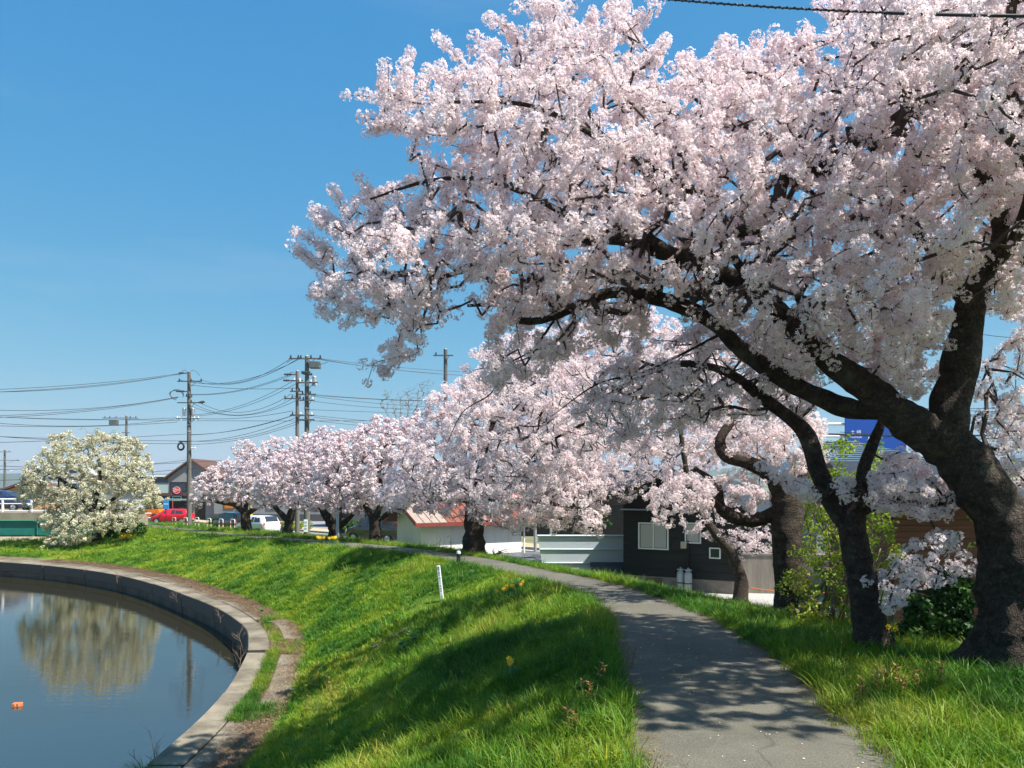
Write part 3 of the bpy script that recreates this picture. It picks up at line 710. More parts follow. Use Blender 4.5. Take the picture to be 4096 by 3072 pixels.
def tube_segments(A, Bp, ra, rb, n=3):
    """vectorised n-sided prisms between points"""
    d = Bp - A; ln = np.linalg.norm(d, axis=1, keepdims=True); d = d / np.maximum(ln, 1e-6)
    h = np.where(np.abs(d[:, 2:3]) < .9, np.array([[0, 0, 1.]]), np.array([[1., 0, 0]])); u = np.cross(d, h); u /= np.linalg.norm(u, axis=1, keepdims=True); w = np.cross(d, u)
    V = []; 
    for P, r in ((A, ra), (Bp, rb)):
        for k in range(n):
            a = 2 * math.pi * k / n; V.append(P + (u * math.cos(a) + w * math.sin(a)) * r[:, None])
    V = np.stack(V, 1).reshape(-1, 3); b = np.arange(len(A))[:, None] * 2 * n
    F = np.concatenate([np.stack([b[:, 0] + k, b[:, 0] + (k + 1) % n, b[:, 0] + n + (k + 1) % n, b[:, 0] + n + k], 1) for k in range(n)])
    return V, F

def grow(skel, attr, seed, step=.16, bend=.18, drop=.0, up=.0):
    """reach every attractor from the nearest wood with a bent twig; returns nodes, parent, tips"""
    rng = np.random.default_rng(seed)
    cap = len(skel) + len(attr) * 14; N = np.zeros((cap, 3)); par = np.full(cap, -1, int); n = len(skel); N[:n] = skel
    d0 = np.min(np.linalg.norm(attr[:, None, :] - skel[None, ::3, :], axis=2), axis=1) if len(attr) * len(skel) < 4e6 else np.linalg.norm(attr - skel.mean(0), axis=1)
    tips = []
    for i in np.argsort(d0):
        t = attr[i]; dd = N[:n] - t; d2 = np.einsum('ij,ij->i', dd, dd); j = int(np.argmin(d2)); L_ = math.sqrt(d2[j])
        k = max(1, min(12, int(L_ / step))); a = N[j].copy(); off = rng.normal(0, bend, 3) * L_; off[2] += up * L_; prev = j
        for s in range(1, k + 1):
            f = s / k; q = a * (1 - f) + t * f + off * (f * (1 - f)) * 1.6 + (rng.normal(0, .018, 3) if s < k else 0)
            if n >= cap: break
            N[n] = q; par[n] = prev; prev = n; n += 1
        tips.append(prev)
    return N[:n], par[:n], np.array(tips)

def make_tree(name, label, group, base, limbs, attr, coll, seed, cat='cherry tree', wood=M_bark, twig=M_twig, tip_r=.0035, spacing=.085, jit=.035, max_cnt=7, csc=(.8, 1.3), trunk_n=14, knob=.12, flare=.35, bare=0.0, sides=3, up=.1, stub=None, outward=0.0, step=.16, flat=False, clear=None, bend=.18):
    root = empty(name, base, label, cat, group); b = np.array(base); sk = []
    for li, (pts, rads) in enumerate(limbs):
        loc = [np.array(p) - b for p in pts]
        me, P, rr = limb_mesh(loc, rads, trunk_n if li == 0 else max(7, trunk_n - 4), seed + li, knob, flare if li == 0 else 0)
        obj('trunk' if li == 0 else 'limb', me, wood, root)
        if li > 0 or len(limbs) == 1: sk.append(P + b)
        else: sk.append((P + b)[int(len(P) * .6):])
    sk = np.concatenate(sk)
    N, par, tips = grow(sk, attr, seed, up=up, step=step, bend=bend)
    ns = len(sk); cnt = np.zeros(len(N)); cnt[tips] = 1
    for i in range(len(N) - 1, ns - 1, -1): cnt[par[i]] += cnt[i]
    ids = np.arange(ns, len(N)); r = tip_r * np.maximum(cnt, 1) ** .47
    A = N[par[ids]]; Bn = N[ids]; ra = np.where(par[ids] >= ns, r[par[ids]], r[ids] * 1.15)
    V, F = tube_segments(A - b, Bn - b, ra, r[ids], sides)
    tw = obj('twigs', np_mesh('twigs', V, F, True), twig, root); tw['kind'] = 'stuff'
    # blossom strung along the thinner twigs
    rng = np.random.default_rng(seed + 99); thin = ids[(cnt[ids] <= max_cnt)]
    if bare: thin = thin[rng.random(len(thin)) > bare]
    A = N[par[thin]]; Bn = N[thin]; ln = np.linalg.norm(Bn - A, axis=1); k = rng.poisson(ln / spacing) 
    i = np.repeat(np.arange(len(thin)), k); t = rng.random((len(i), 1)); p = A[i] * (1 - t) + Bn[i] * t + rng.normal(0, jit, (len(i), 3))
    p = np.concatenate([p, N[tips]]) if not bare else p
    if clear:      # thick limbs carry no blossom close by, so they stay in view
        for li, (amount, gap) in clear.items():
            Q = catmull([tuple(v) for v in limbs[li][0]], 8); Q = Q[:max(4, int(len(Q) * .72))] if li else Q; qx = Q[:, 0] / Q[:, 1] * FPX; qy = (EYE - Q[:, 2]) / Q[:, 1] * FPX
            rad = np.interp(np.linspace(0, .72 if li else 1, len(Q)), np.linspace(0, 1, len(limbs[li][1])), limbs[li][1]) / Q[:, 1] * FPX
            ux = p[:, 0] / p[:, 1] * FPX; uy = (EYE - p[:, 2]) / p[:, 1] * FPX
            dd = np.hypot(ux[:, None] - qx[None], uy[:, None] - qy[None]); j = np.argmin(dd, 1)
            front = (dd[np.arange(len(p)), j] < rad[j] * .9 + gap) & (p[:, 1] < Q[j, 1] + .15)
            p = p[~(front & (rng.random(len(p)) < amount))]
    er = rng.uniform(0, 6.283, (len(p), 3))
    if flat: er[:, :2] = rng.normal(0, .3, (len(p), 2))
    crown = scatter('crown', p, er, rng.uniform(*csc, len(p)), rng.integers(0, len(coll.objects), len(p)), coll, root, b)
    return root, len(p)

S = 1024 / 2212.0
def px(l, Y0=None):
    """limb given as (x, y, depth) in a 2212-wide frame"""
    return [at(x * S, y * S, d) for x, y, d in l]
STAT = {}
# ---- the great cherry beside the path
base1 = gat(1006, 672)
YB = base1.y
poly1 = [(643,640),(652,585),(690,505),(720,460),(800,415),(880,390),(960,380),(985,335),(850,305),(822,240),(825,175),(895,195),(905,130),(990,140),(1010,100),(1090,105),(1095,55),(1180,40),(1175,10),(1230,50),(1330,0),(1372,30),(1370,70),(1410,95),(1430,150),(1500,110),(1560,75),(1640,110),(1700,80),(1790,110),(1780,40),(1830,-15),(2260,-15),(2260,560),(2190,690),(2120,660),(2060,770),(1990,860),(1900,840),(1800,820),(1700,800),(1600,760),(1490,700),(1400,670),(1280,680),(1180,710),(1060,660),(1000,640),(950,700),(900,770),(850,800),(790,830),(780,790),(840,720),(770,690),(735,745),(712,775),(735,700),(690,690)]
poly1 = [(x * S, y * S) for x, y in poly1]
def Y1(x, y): return YB + .25 + (1010 - x) / 700 * 1.5 + (y < 150) * 0.0
limbs1 = [(px([(2190,1452,YB),(2196,1330,YB+.02),(2184,1200,YB+.05),(2146,1090,YB+.1),(2078,1000,YB+.15),(2025,935,YB+.2)]), [.345,.30,.27,.245,.22,.21]),
  (px([(2035,950,YB+.2),(1960,905,YB+.2),(1870,840,YB+.25),(1760,755,YB+.35),(1655,655,YB+.5),(1560,590,YB+.65),(1430,543,YB+.85),(1330,520,YB+1.0),(1240,525,YB+1.15),(1100,560,YB+1.3),(950,600,YB+1.45)]), [.20,.165,.135,.115,.098,.085,.07,.055,.045,.032,.02]),
  (px([(1450,548,YB+.8),(1400,505,YB+.75),(1440,455,YB+.7),(1390,370,YB+.75),(1300,290,YB+.8),(1240,170,YB+.9)]), [.06,.055,.045,.035,.025,.015]),
  (px([(1930,890,YB+.2),(1830,880,YB+.5),(1720,835,YB+.7),(1620,770,YB+.9),(1530,690,YB+1.05),(1440,650,YB+1.15),(1330,632,YB+1.3),(1260,655,YB+1.4),(1180,690,YB+1.5),(1110,690,YB+1.55),(1085,660,YB+1.6),(1010,660,YB+1.7)]), [.085,.09,.088,.085,.078,.07,.062,.052,.044,.036,.025,.018]),
  (px([(2030,950,YB+.2),(2060,850,YB+.15),(2085,740,YB+.1),(2105,640,YB+.05),(2140,580,YB),(2160,470,YB-.1),(2110,350,YB-.2),(2080,200,YB-.2)]), [.19,.16,.14,.12,.095,.07,.05,.03]),
  (px([(2100,680,YB+.08),(2000,520,YB+.3),(1880,400,YB+.5),(1740,330,YB+.6),(1600,270,YB+.7),(1480,200,YB+.8)]), [.07,.06,.05,.04,.03,.018]),
  (px([(1655,655,YB+.5),(1560,520,YB+.4),(1500,420,YB+.3),(1350,330,YB+.2),(1150,230,YB+.3),(960,220,YB+.5)]), [.05,.045,.038,.03,.022,.014]),
  (px([(1300,520,YB+1.0),(1180,440,YB+.9),(1050,390,YB+.9),(930,390,YB+1.0),(800,430,YB+1.1)]), [.04,.032,.025,.02,.012]),
  (px([(2140,580,YB),(2190,520,YB-.5),(2230,380,YB-1.0),(2150,260,YB-1.5)]), [.07,.055,.045,.03]),
  (px([(1200,688,YB+1.5),(1150,755,YB+1.6),(1095,790,YB+1.7),(1060,850,YB+1.8),(1000,890,YB+1.9),(965,960,YB+1.9)]), [.014,.012,.010,.008,.006,.003]),
  (px([(1290,650,YB+1.4),(1200,740,YB+1.5),(1120,780,YB+1.7),(1020,800,YB+1.8)]), [.012,.009,.007,.003]),
  (px([(1560,720,YB+1.0),(1400,800,YB+1.3),(1290,830,YB+1.5),(1190,900,YB+1.7)]), [.016,.012,.008,.004]),
]
attr1 = poly_points(poly1, 5200, Y1, 1.9, 70, 1)
# the nearer, right-hand side of the crown, over the verge
attr1b = poly_points([(x * S, y * S) for x, y in [(1830,-120),(2600,-120),(2600,520),(2260,520),(2120,330),(1980,240),(1850,100)]], 420, lambda x, y: YB - 1.2, 1.3, 60, 2)
def spikes(poly, n, Yf, seed, sel, lo=18, hi=46):
    # sprays reaching out past the rim
    r = random.Random(seed); out = []; c = np.mean(poly, 0)
    while n:
        i = r.randrange(len(poly)); a, b = np.array(poly[i]), np.array(poly[(i + 1) % len(poly)]); q = a + (b - a) * r.random()
        if not sel(q): continue
        d = b - a; nn = np.array([d[1], -d[0]]); nn = nn / (np.linalg.norm(nn) + 1e-6)
        ins, _ = in_poly(np.array([q[0] + nn[0] * 4]), np.array([q[1] + nn[1] * 4]), poly)
        if ins[0]: nn = -nn
        v = nn + np.array([r.uniform(-.5, .1), r.uniform(-.7, .1)]); v /= np.linalg.norm(v); L_ = r.uniform(lo, hi); Y = Yf(*q) + r.uniform(-.7, .7)
        for k in range(5): e = q + v * (-14 + (L_ + 14) * k / 4) ; out.append(tuple(at(e[0], e[1], Y)))
        n -= 1
    return np.array(out)
sp1 = np.concatenate([spikes(poly1, 34, Y1, 5, lambda q: q[0] < 640 and q[1] < 260, 14, 36), spikes(poly1, 16, Y1, 6, lambda q: 640 < q[0] < 850 and q[1] < 60, 5, 16)])
def thin_rim(A, poly, seed, D=20, keep=.5):
    ux = A[:, 0] / A[:, 1] * FPX + 512; uy = HZ - (A[:, 2] - EYE) / A[:, 1] * FPX; _, d = in_poly(ux, uy, poly); r = np.random.default_rng(seed).random(len(A)); return A[(d > D) | (r < keep)]
attr1 = np.concatenate([thin_rim(attr1, poly1, 8), poly_points([(x * S, y * S) for x, y in [(985,650),(1080,630),(1300,640),(1420,690),(1380,750),(1280,740),(1180,800),(1080,850),(1020,800),(1060,730)]], 170, lambda x, y: YB + 1.45, .9, 18, 33)])
attr1c = ell_points([((5.0, 4.5, 5.9), (1.5, .9, .6)), ((6.3, 4.9, 5.6), (1.2, 1.0, .7))], 230, 3)
_, STAT['t1'] = make_tree('cherry_tree', 'great old cherry tree leaning over the path, nearest and largest of all', 'cherry trees in blossom along the bank', base1, limbs1, np.concatenate([attr1, sp1, attr1b, attr1c]), near_clumps, 7, spacing=.088, jit=.02, max_cnt=10, csc=(.65, 1.2), tip_r=.0032, trunk_n=36, knob=.17, flare=.45, clear={1: (.80, 3.), 2: (.7, 3), 3: (.84, 3.), 4: (.72, 3), 0: (1, 6)})

# ---- a second big cherry whose trunk stands just out of frame
b0 = (7.6, 8.9, gz(7.6, 8.9))
limbs0 = [([b0, (7.5, 8.85, .6), (7.3, 8.7, 1.8), (7.0, 8.5, 2.9)], [.3, .26, .23, .2]),
  ([(7.0, 8.5, 2.8)] + px([(2290, 480, 8.0), (2235, 300, 7.4), (2180, 215, 7.1), (2136, 176, 7.0)]), [.14, .10, .085, .075, .07]),
  ([(7.0, 8.5, 2.8)] + px([(2330, 640, 8.2), (2230, 565, 7.8), (2170, 575, 7.6), (2140, 540, 7.5)]), [.13, .10, .07, .06, .04]),
  ([(7.0, 8.5, 2.8), (7.2, 7.9, 4.2), (7.0, 6.9, 5.4), (6.6, 6.0, 6.2)], [.13, .1, .07, .04])]
at0 = ell_points([((6.6, 8.0, 4.9), (1.7, 1.9, 1.3)), ((6.0, 6.6, 5.6), (1.6, 1.5, .9)), ((7.6, 9.6, 4.6), (1.5, 1.6, 1.4)), ((5.1, 6.0, 6.6), (1.3, 1.3, .8))], 620, 4)
at0 = at0[~((at0[:, 0] / at0[:, 1] * FPX + 512 < 960) & (HZ - (at0[:, 2] - EYE) / at0[:, 1] * FPX > 60))]
_, STAT['t0'] = make_tree('cherry_tree', 'cherry tree at the frame edge with a thick sawn-off limb end', 'cherry trees in blossom along the bank', b0, limbs0, at0, near_clumps, 17, spacing=.10, jit=.02, max_cnt=8, trunk_n=14)

# ---- three smaller cherries behind it, on the verge
b2 = gat(872, 650); y2 = b2.y
limbs2 = [(px([(1886,1400,y2),(1875,1320,y2),(1855,1220,y2),(1840,1140,y2),(1855,1080,y2),(1870,1000,y2+.1),(1905,910,y2+.2)]), [.175,.15,.135,.145,.085,.06,.045]),
  (px([(1845,1150,y2),(1800,1090,y2+.1),(1765,1010,y2+.2),(1735,930,y2+.35),(1650,862,y2+.6),(1560,800,y2+.9),(1440,790,y2+1.3),(1300,860,y2+1.8)]), [.105,.10,.095,.085,.068,.05,.035,.02]),
  (px([(1850,1110,y2),(1930,1080,y2-.2),(2020,1090,y2-.4),(2110,1050,y2-.6)]), [.06,.04,.028,.015]),
  (px([(1860,1250,y2),(1930,1270,y2-.3),(2010,1280,y2-.5)]), [.03,.022,.012])]
at2 = np.concatenate([poly_points([(x * S, y * S) for x, y in [(1400,740),(1550,690),(1680,720),(1760,790),(1770,880),(1740,920),(1680,900),(1600,900),(1480,930),(1330,950),(1230,900),(1300,800)]], 520, lambda x, y: y2 + 1.0, 1.6, 40, 5),
   poly_points([(x * S, y * S) for x, y in [(1640,1000),(1760,1050),(1860,1030),(1960,990),(2050,1050),(2120,1030),(2110,1070),(2020,1120),(1930,1110),(1830,1080),(1700,1060)]], 270, lambda x, y: y2 - .3, .8, 14, 6),
   poly_points([(x * S, y * S) for x, y in [(1870,1250),(1940,1190),(2000,1150),(2080,1130),(2070,1180),(2120,1230),(2000,1270),(1920,1330),(1890,1300)]], 60, lambda x, y: y2 - .4, .8, 14, 7),
   poly_points([(x * S, y * S) for x, y in [(1900,1000),(1960,960),(2000,1000),(1930,1030),(1860,1030)]], 14, lambda x, y: y2 + .3, .4, 14, 8),
   poly_points([(x * S, y * S) for x, y in [(2090,880),(2130,780),(2230,700),(2240,900),(2230,1060),(2160,1080),(2080,960)]], 150, lambda x, y: y2 + .6, .7, 14, 9)])
_, STAT['t2'] = make_tree('cherry_tree', 'slim cherry tree with a lopped trunk top and yellow daffodils at its foot', 'cherry trees in blossom along the bank', b2, limbs2, at2, near_clumps, 27, spacing=.11, jit=.03, csc=(.55, 1.0), trunk_n=16, clear={0: (.9, 4), 1: (.9, 3)})

b3 = gat(797, 618); y3 = b3.y
limbs3 = [(px([(1722,1335,y3),(1712,1250,y3),(1700,1160,y3),(1698,1080,y3),(1680,1040,y3)]), [.29,.26,.245,.23,.15]),
  (px([(1695,1100,y3),(1620,1125,y3+.1),(1560,1100,y3+.2),(1550,1050,y3+.3),(1500,1010,y3+.5)]), [.12,.105,.085,.06,.03]),
  (px([(1690,1060,y3),(1640,1010,y3+.2),(1570,985,y3+.3),(1555,950,y3+.4),(1580,900,y3+.5),(1540,860,y3+.7),(1420,850,y3+1),(1320,890,y3+1.4),(1180,960,y3+1.9),(1090,1060,y3+2.2)]), [.13,.11,.095,.085,.075,.065,.05,.035,.02,.012]),
  (px([(1695,1080,y3),(1750,1000,y3+.2),(1720,900,y3+.5),(1650,780,y3+.8),(1500,740,y3+1.4)]), [.09,.07,.055,.035,.02])]
at3 = np.concatenate([poly_points([(x * S, y * S) for x, y in [(1010,760),(1100,720),(1240,700),(1420,690),(1560,740),(1700,830),(1740,960),(1650,1010),(1560,1000),(1430,980),(1300,990),(1180,1060),(1060,1110),(1000,1050),(960,950)]], 1000, lambda x, y: y3 + 1.2, 1.6, 40, 10),
   poly_points([(x * S, y * S) for x, y in [(1440,1010),(1560,1030),(1680,1000),(1700,1080),(1600,1120),(1500,1110),(1420,1090)]], 170, lambda x, y: y3 + .2, .7, 18, 11),
   poly_points([(x * S, y * S) for x, y in [(1560,900),(1660,870),(1780,900),(1800,980),(1740,1040),(1640,1020),(1560,980)]], 190, lambda x, y: y3 + .5, .8, 18, 14)])
_, STAT['t3'] = make_tree('cherry_tree', 'stout cherry tree beside the white gravel yard with a low forked trunk', 'cherry trees in blossom along the bank', b3, limbs3, at3, near_clumps, 37, spacing=.09, jit=.02, csc=(.65, 1.15), trunk_n=16, clear={0: (.95, 5), 1: (.7, 2), 2: (.6, 2)})

b4 = gat(741, 603); y4 = b4.y
limbs4 = [(px([(1598,1300,y4),(1600,1250,y4),(1580,1200,y4),(1550,1160,y4),(1520,1120,y4+.1),(1480,1080,y4+.3)]), [.22,.20,.18,.15,.11,.06]),
  (px([(1520,1120,y4+.1),(1470,1100,y4+.3),(1400,1090,y4+.5)]), [.07,.05,.025]),
  (px([(1500,1100,y4+.2),(1480,1000,y4+.3),(1470,900,y4+.4),(1500,880,y4+.4)]), [.09,.08,.07,.05])]
at4 = np.concatenate([poly_points([(x * S, y * S) for x, y in [(1380,1060),(1480,1040),(1560,1080),(1660,1110),(1690,1190),(1600,1210),(1560,1180),(1480,1150),(1410,1130)]], 260, lambda x, y: y4 + .1, .8, 18, 12),
   poly_points([(x * S, y * S) for x, y in [(1110,900),(1300,860),(1500,850),(1560,960),(1500,1060),(1380,1080),(1250,1090),(1150,1060)]], 560, lambda x, y: y4 + 1.6, 1.6, 30, 13)])
_, STAT['t4'] = make_tree('cherry_tree', 'crooked short cherry tree in front of the grey concrete wall', 'cherry trees in blossom along the bank', b4, limbs4, at4, mid_clumps, 47, spacing=.085, csc=(.7, 1.1), trunk_n=14, clear={0: (.8, 3)})

# ---- cherries along the far bank
def far_tree(label, bx, by, Y, polyp, n, T, seed, coll, limbs, tr, sp, csc=(.8, 1.3), Yoff=0.0, D=30):
    b = at(bx, by, Y); b.z = min(b.z, gz(b.x, b.y) + .0) if abs(b.z - gz(b.x, b.y)) < 1.2 else b.z
    L_ = []
    for pts, rads in limbs:
        L_.append(([at(x, y, Y + d) for x, y, d in pts], rads))
    L_[0][0][0] = b
    a = poly_points(polyp, n, lambda x, y: Y + Yoff, T, D, seed)
    return make_tree('cherry_tree', label, 'cherry trees in blossom along the bank', b, L_, a, coll, seed, spacing=sp, jit=.06, csc=csc, tip_r=.006, trunk_n=12, knob=.16, step=.3, flat=True)
polyA = [(372,498),(392,470),(400,440),(425,415),(430,392),(470,375),(500,340),(540,330),(585,345),(610,400),(600,450),(612,505),(604,536),(575,532),(545,526),(515,534),(490,523),(455,519),(430,514),(412,512),(392,510)]
_, STAT['a'] = far_tree('gnarled cherry tree standing before the white hut with the red roof', 472, 556, 26.5, polyA, 2100, 2.9, 57, mid_clumps,
  [([(472,556,0),(474,535,0),(474,515,0),(472,500,0)], [.38,.34,.31,.27]), ([(474,512,0),(466,488,.2),(462,462,.4),(470,425,.6)], [.2,.17,.13,.07]), ([(475,508,0),(490,490,0),(515,472,.2),(550,455,.6)], [.17,.13,.1,.05]),
   ([(473,502,0),(450,495,-.3),(425,485,-.6)], [.14,.1,.05]), ([(474,500,0),(480,470,-.6),(490,430,-1.0),(510,390,-.8)], [.17,.13,.09,.05]), ([(480,500,0),(520,500,-.5),(560,505,-.5),(590,510,0)], [.1,.07,.05,.03])], .3, .11, (1.0, 1.7))
polyB = [(300,500),(312,470),(322,442),(352,432),(378,415),(400,420),(420,410),(425,440),(440,470),(425,500),(405,512),(385,505),(360,515),(335,512)]
_, STAT['b'] = far_tree('dark-trunked cherry tree beside the dark parked minivan', 376, 544.5, 36, polyB, 900, 2.6, 67, far_clumps,
  [([(376,544.5,0),(376,530,0),(373,518,0)], [.33,.28,.24]), ([(374,522,0),(362,500,.2),(350,480,.4)], [.15,.11,.06]), ([(375,520,0),(382,498,0),(378,465,.3)], [.17,.12,.07]), ([(376,522,0),(395,508,-.3),(412,490,-.5)], [.13,.09,.05])], .3, .12, (.8, 1.25))
polyC = [(252,495),(262,465),(290,448),(300,436),(330,425),(352,430),(372,428),(395,445),(402,485),(380,508),(350,512),(330,502),(310,515),(290,510)]
_, STAT['c'] = far_tree('cherry tree with a wide forked trunk behind the yellow daffodils', 335, 541.5, 40, polyC, 820, 2.6, 77, far_clumps,
  [([(335,541.5,0),(335,532,0),(334,524,0)], [.38,.32,.3]), ([(334,528,0),(324,512,0),(321,503,.1),(330,497,.1),(343,492,.2)], [.26,.2,.18,.14,.07]), ([(336,528,0),(340,512,0),(342,490,0),(338,460,.2)], [.2,.16,.12,.06]), ([(336,530,0),(352,515,-.2),(362,500,-.3)], [.18,.12,.06])], .3, .12, (.8, 1.25))
polyD = [(222,482),(240,462),(232,445),(238,436),(255,442),(275,438),(300,437),(330,432),(346,468),(342,502),(315,512),(285,505),(262,512),(245,500)]
_, STAT['d'] = far_tree('cherry tree with a slanting trunk next to the white parked car', 287, 537, 46, polyD, 780, 2.8, 87, far_clumps,
  [([(287,537,0),(288,526,0),(291,514,0),(298,500,0)], [.3,.26,.22,.15]), ([(289,522,0),(276,508,0),(268,495,.2)], [.2,.14,.07]), ([(295,506,0),(300,485,.2),(290,465,.3)], [.14,.1,.06])], .3, .13, (.8, 1.25))
polyE = [(187,495),(195,478),(208,468),(222,462),(240,450),(262,448),(290,455),(302,480),(298,500),(275,510),(255,500),(235,506),(215,502),(200,508),(190,504)]
_, STAT['e'] = far_tree('spreading cherry tree standing over the black parked car', 247, 533.5, 56, polyE, 820, 2.8, 97, far_clumps,
  [([(247,533.5,0),(246,522,0),(245,512,0)], [.4,.33,.3]), ([(245,514,0),(235,505,0),(222,503,-.2),(210,500,-.3)], [.22,.17,.13,.07]), ([(246,514,0),(258,508,0),(270,503,.1)], [.2,.14,.06]), ([(245,512,0),(248,490,.2),(240,475,.3)], [.2,.13,.07])], .3, .14, (.85, 1.3))
# a cherry further back closing the view under the arch
polyF = [(560,330),(610,300),(660,310),(700,340),(740,380),(760,430),(745,470),(700,480),(650,470),(620,490),(590,500),(560,470),(545,400)]
_, STAT['f'] = far_tree('cherry tree rising behind the black wooden house roof', 668, 545, 36, polyF, 1000, 4.0, 107, mid_clumps,
  [([(668,560,0),(668,530,0),(666,505,0),(662,485,0)], [.33,.28,.24,.2]), ([(662,488,0),(640,450,.2),(630,410,.5),(620,370,.6)], [.16,.13,.09,.05]), ([(663,485,0),(680,440,0),(690,390,.3)], [.14,.1,.05]), ([(662,488,0),(710,460,.4),(740,430,.8)], [.13,.09,.05])], .2, .16, (1.3, 2.0))

# ---- pale yellow-white tree on the far bank
bp_ = at(97, 537, 50); bp_.z = gz(bp_.x, bp_.y)
polyP = [(18,505),(22,470),(38,452),(45,438),(62,432),(80,437),(100,432),(122,436),(140,442),(152,460),(155,485),(165,505),(150,512),(140,520),(128,535),(110,528),(92,540),(75,545),(55,548),(40,552),(50,535),(35,520),(50,505),(30,512)]
limbsP = [([bp_] + [at(x, y, 50 + d) for x, y, d in [(96,524,0),(92,508,0)]], [.3,.26,.22]), ([at(x, y, 50 + d) for x, y, d in [(93,512,0),(75,490,.3),(58,478,.5),(42,470,.6)]], [.17,.12,.08,.04]),
  ([at(x, y, 50 + d) for x, y, d in [(93,510,0),(100,480,0),(98,455,.3)]], [.18,.12,.05]), ([at(x, y, 50 + d) for x, y, d in [(94,514,0),(118,495,-.3),(138,475,-.3)]], [.15,.1,.04]),
  ([at(x, y, 50 + d) for x, y, d in [(94,518,0),(76,520,-1.2),(60,530,-2.2)]], [.11,.07,.03])]
_, STAT['p'] = make_tree('pale_blossom_tree', 'creamy white blossoming tree leaning over the river by the green bridge', None, bp_, limbsP, poly_points(polyP, 1080, lambda x, y: 50 - (y > 515) * 2.0, 3.2, 28, 21), pale_clumps, 121, cat='tree', spacing=.19, jit=.12, csc=(.6, 1.15), tip_r=.008, step=.35, flat=True)

# ---- bare trees
def bare_tree(label, bx, by, Y, polyp, n, seed, T=1.6):
    b = at(bx, by, Y); b.z = GZ
    a = poly_points(polyp, n, lambda x, y: Y, T, 15, seed); top = at(bx, by - 30, Y)
    return make_tree('bare_tree', label, None, b, [([b, (b.x, b.y, b.z + (top.z - b.z) * .5), (b.x, b.y, b.z + (top.z - b.z) * .7)], [.16, .12, .09])] + [([(b.x, b.y, b.z + (top.z - b.z) * .6), (b.x + k * .35 * T, b.y, b.z + (top.z - b.z) * .85), (b.x + k * .8 * T, b.y + .3 * k, top.z + .4 - .25 * abs(k))], [.05, .035, .02]) for k in (-1.2, -.6, -.1, .5, 1.1)], a, bud_clumps, seed, cat='tree', wood=M_baretwig, twig=M_baretwig, tip_r=.006, bare=.6, spacing=.5, csc=(.3, .6), step=.5, up=.05, bend=.06)
bud_clumps = variants('buds', [clump_mesh(80 + i, 10, .14, .05, M_leafy, .8, 0, True) for i in range(2)])
bare_tree('bare willow-like tree with thin upright twigs rising behind the cherry crowns', 402, 440, 70, [(378,400),(385,388),(400,392),(415,383),(432,378),(440,400),(436,420),(400,424),(385,415)], 420, 131)
bare_tree('leafless brown tree peeping over the creamy white blossoming tree', 115, 470, 68, [(80,440),(82,425),(95,432),(112,428),(125,437),(142,440),(146,455),(120,460),(90,458)], 240, 132)
bare_tree('grey leafless tree on the far hillside beside the dark leaning pole', 1012, 470, 90, [(988,455),(1000,440),(1024,432),(1045,440),(1050,470),(1020,475),(990,470)], 260, 133, 3)
# brushwood under the arch: last year's bare shoots behind the cherries
bare_tree('bare grey tree showing through the blossom arch', 590, 420, 60, [(520,420),(540,330),(600,320),(640,350),(650,420),(600,440)], 260, 134, 2.5)
print('CLUMPS', STAT)
# ------------------------------------------------------------------ roads, yard, hills
def sheet(name, poly, z, m, kind='structure', parent=None):
    mb = MB(); mb.add([(x, y, z) for x, y in poly], [list(range(len(poly)))]); o = mb.build(name, m, parent)
    if kind: tag(o, kind=kind)
    return o
rd = Vector((-.70, .714, 0)); rn = Vector((.714, .70, 0))     # along and across the road behind the bank
rc = Vector((-15.2, 63.5, 0)) - rn * 3.9                      # middle of the carriageway
def rpt(s, t): p = rc + rd * s + rn * t; return (p.x, p.y)
road = sheet('road', [rpt(-60, -3.7), rpt(-60, 3.7), rpt(90, 3.7), rpt(90, -3.7)], GZ + .012, M_road)
for t in (-3.3, 3.25): sheet('edge_line', [rpt(-60, t - .08), rpt(-60, t + .08), rpt(90, t + .08), rpt(90, t - .08)], GZ + .016, M_paint, None, road)
for s in range(-54, 80, 10): sheet('centre_line', [rpt(s, -.07), rpt(s, .07), rpt(s + 5, .07), rpt(s + 5, -.07)], GZ + .016, M_paint, None, road)
for k in range(6): sheet('crossing_stripe', [rpt(14 + .0, -2.9 + k), rpt(14, -2.45 + k), rpt(18, -2.45 + k), rpt(18, -2.9 + k)], GZ + .020, M_paint, None, road)
kerb = tag(obj('kerb', None), kind='structure')
M_kerb = mat('kerb_concrete', (.36, .35, .32), .9, var=.2, scale=3)
M_yside = mat('sidewalk_paving', (.42, .33, .20), .9, var=.2, scale=2)
kme = None
for k in range(60):
    s0 = -40 + k * 2.0
    mb = MB(); a, b, c, d = rpt(s0, 3.75), rpt(s0 + 1.97, 3.75), rpt(s0 + 1.97, 3.93), rpt(s0, 3.93)
    mb.add([(*a, GZ), (*b, GZ), (*c, GZ), (*d, GZ), (*a, GZ + .15), (*b, GZ + .15), (*c, GZ + .15), (*d, GZ + .15)], [(0, 3, 2, 1), (4, 5, 6, 7), (0, 1, 5, 4), (1, 2, 6, 5), (2, 3, 7, 6), (3, 0, 4, 7)])
    mb.build('kerb_stone', M_kerb, kerb)
sheet('pavement', [rpt(-60, 3.94), rpt(-60, 6.2), rpt(90, 6.2), rpt(90, 3.94)], GZ + .13, M_yside)
sheet('parking_lot', [(-46, 76), (-28, 76), (-12, 66), (-12, 90), (-52, 92)], GZ + .006, mat('lot_asphalt', (.22, .22, .22), .9, var=.2, scale=1))
sheet('gravel_yard', [(5.6, 23.2), (13, 18.5), (16, 24), (12, 27.5), (4.5, 29.5)], GZ + .008, M_gravel)

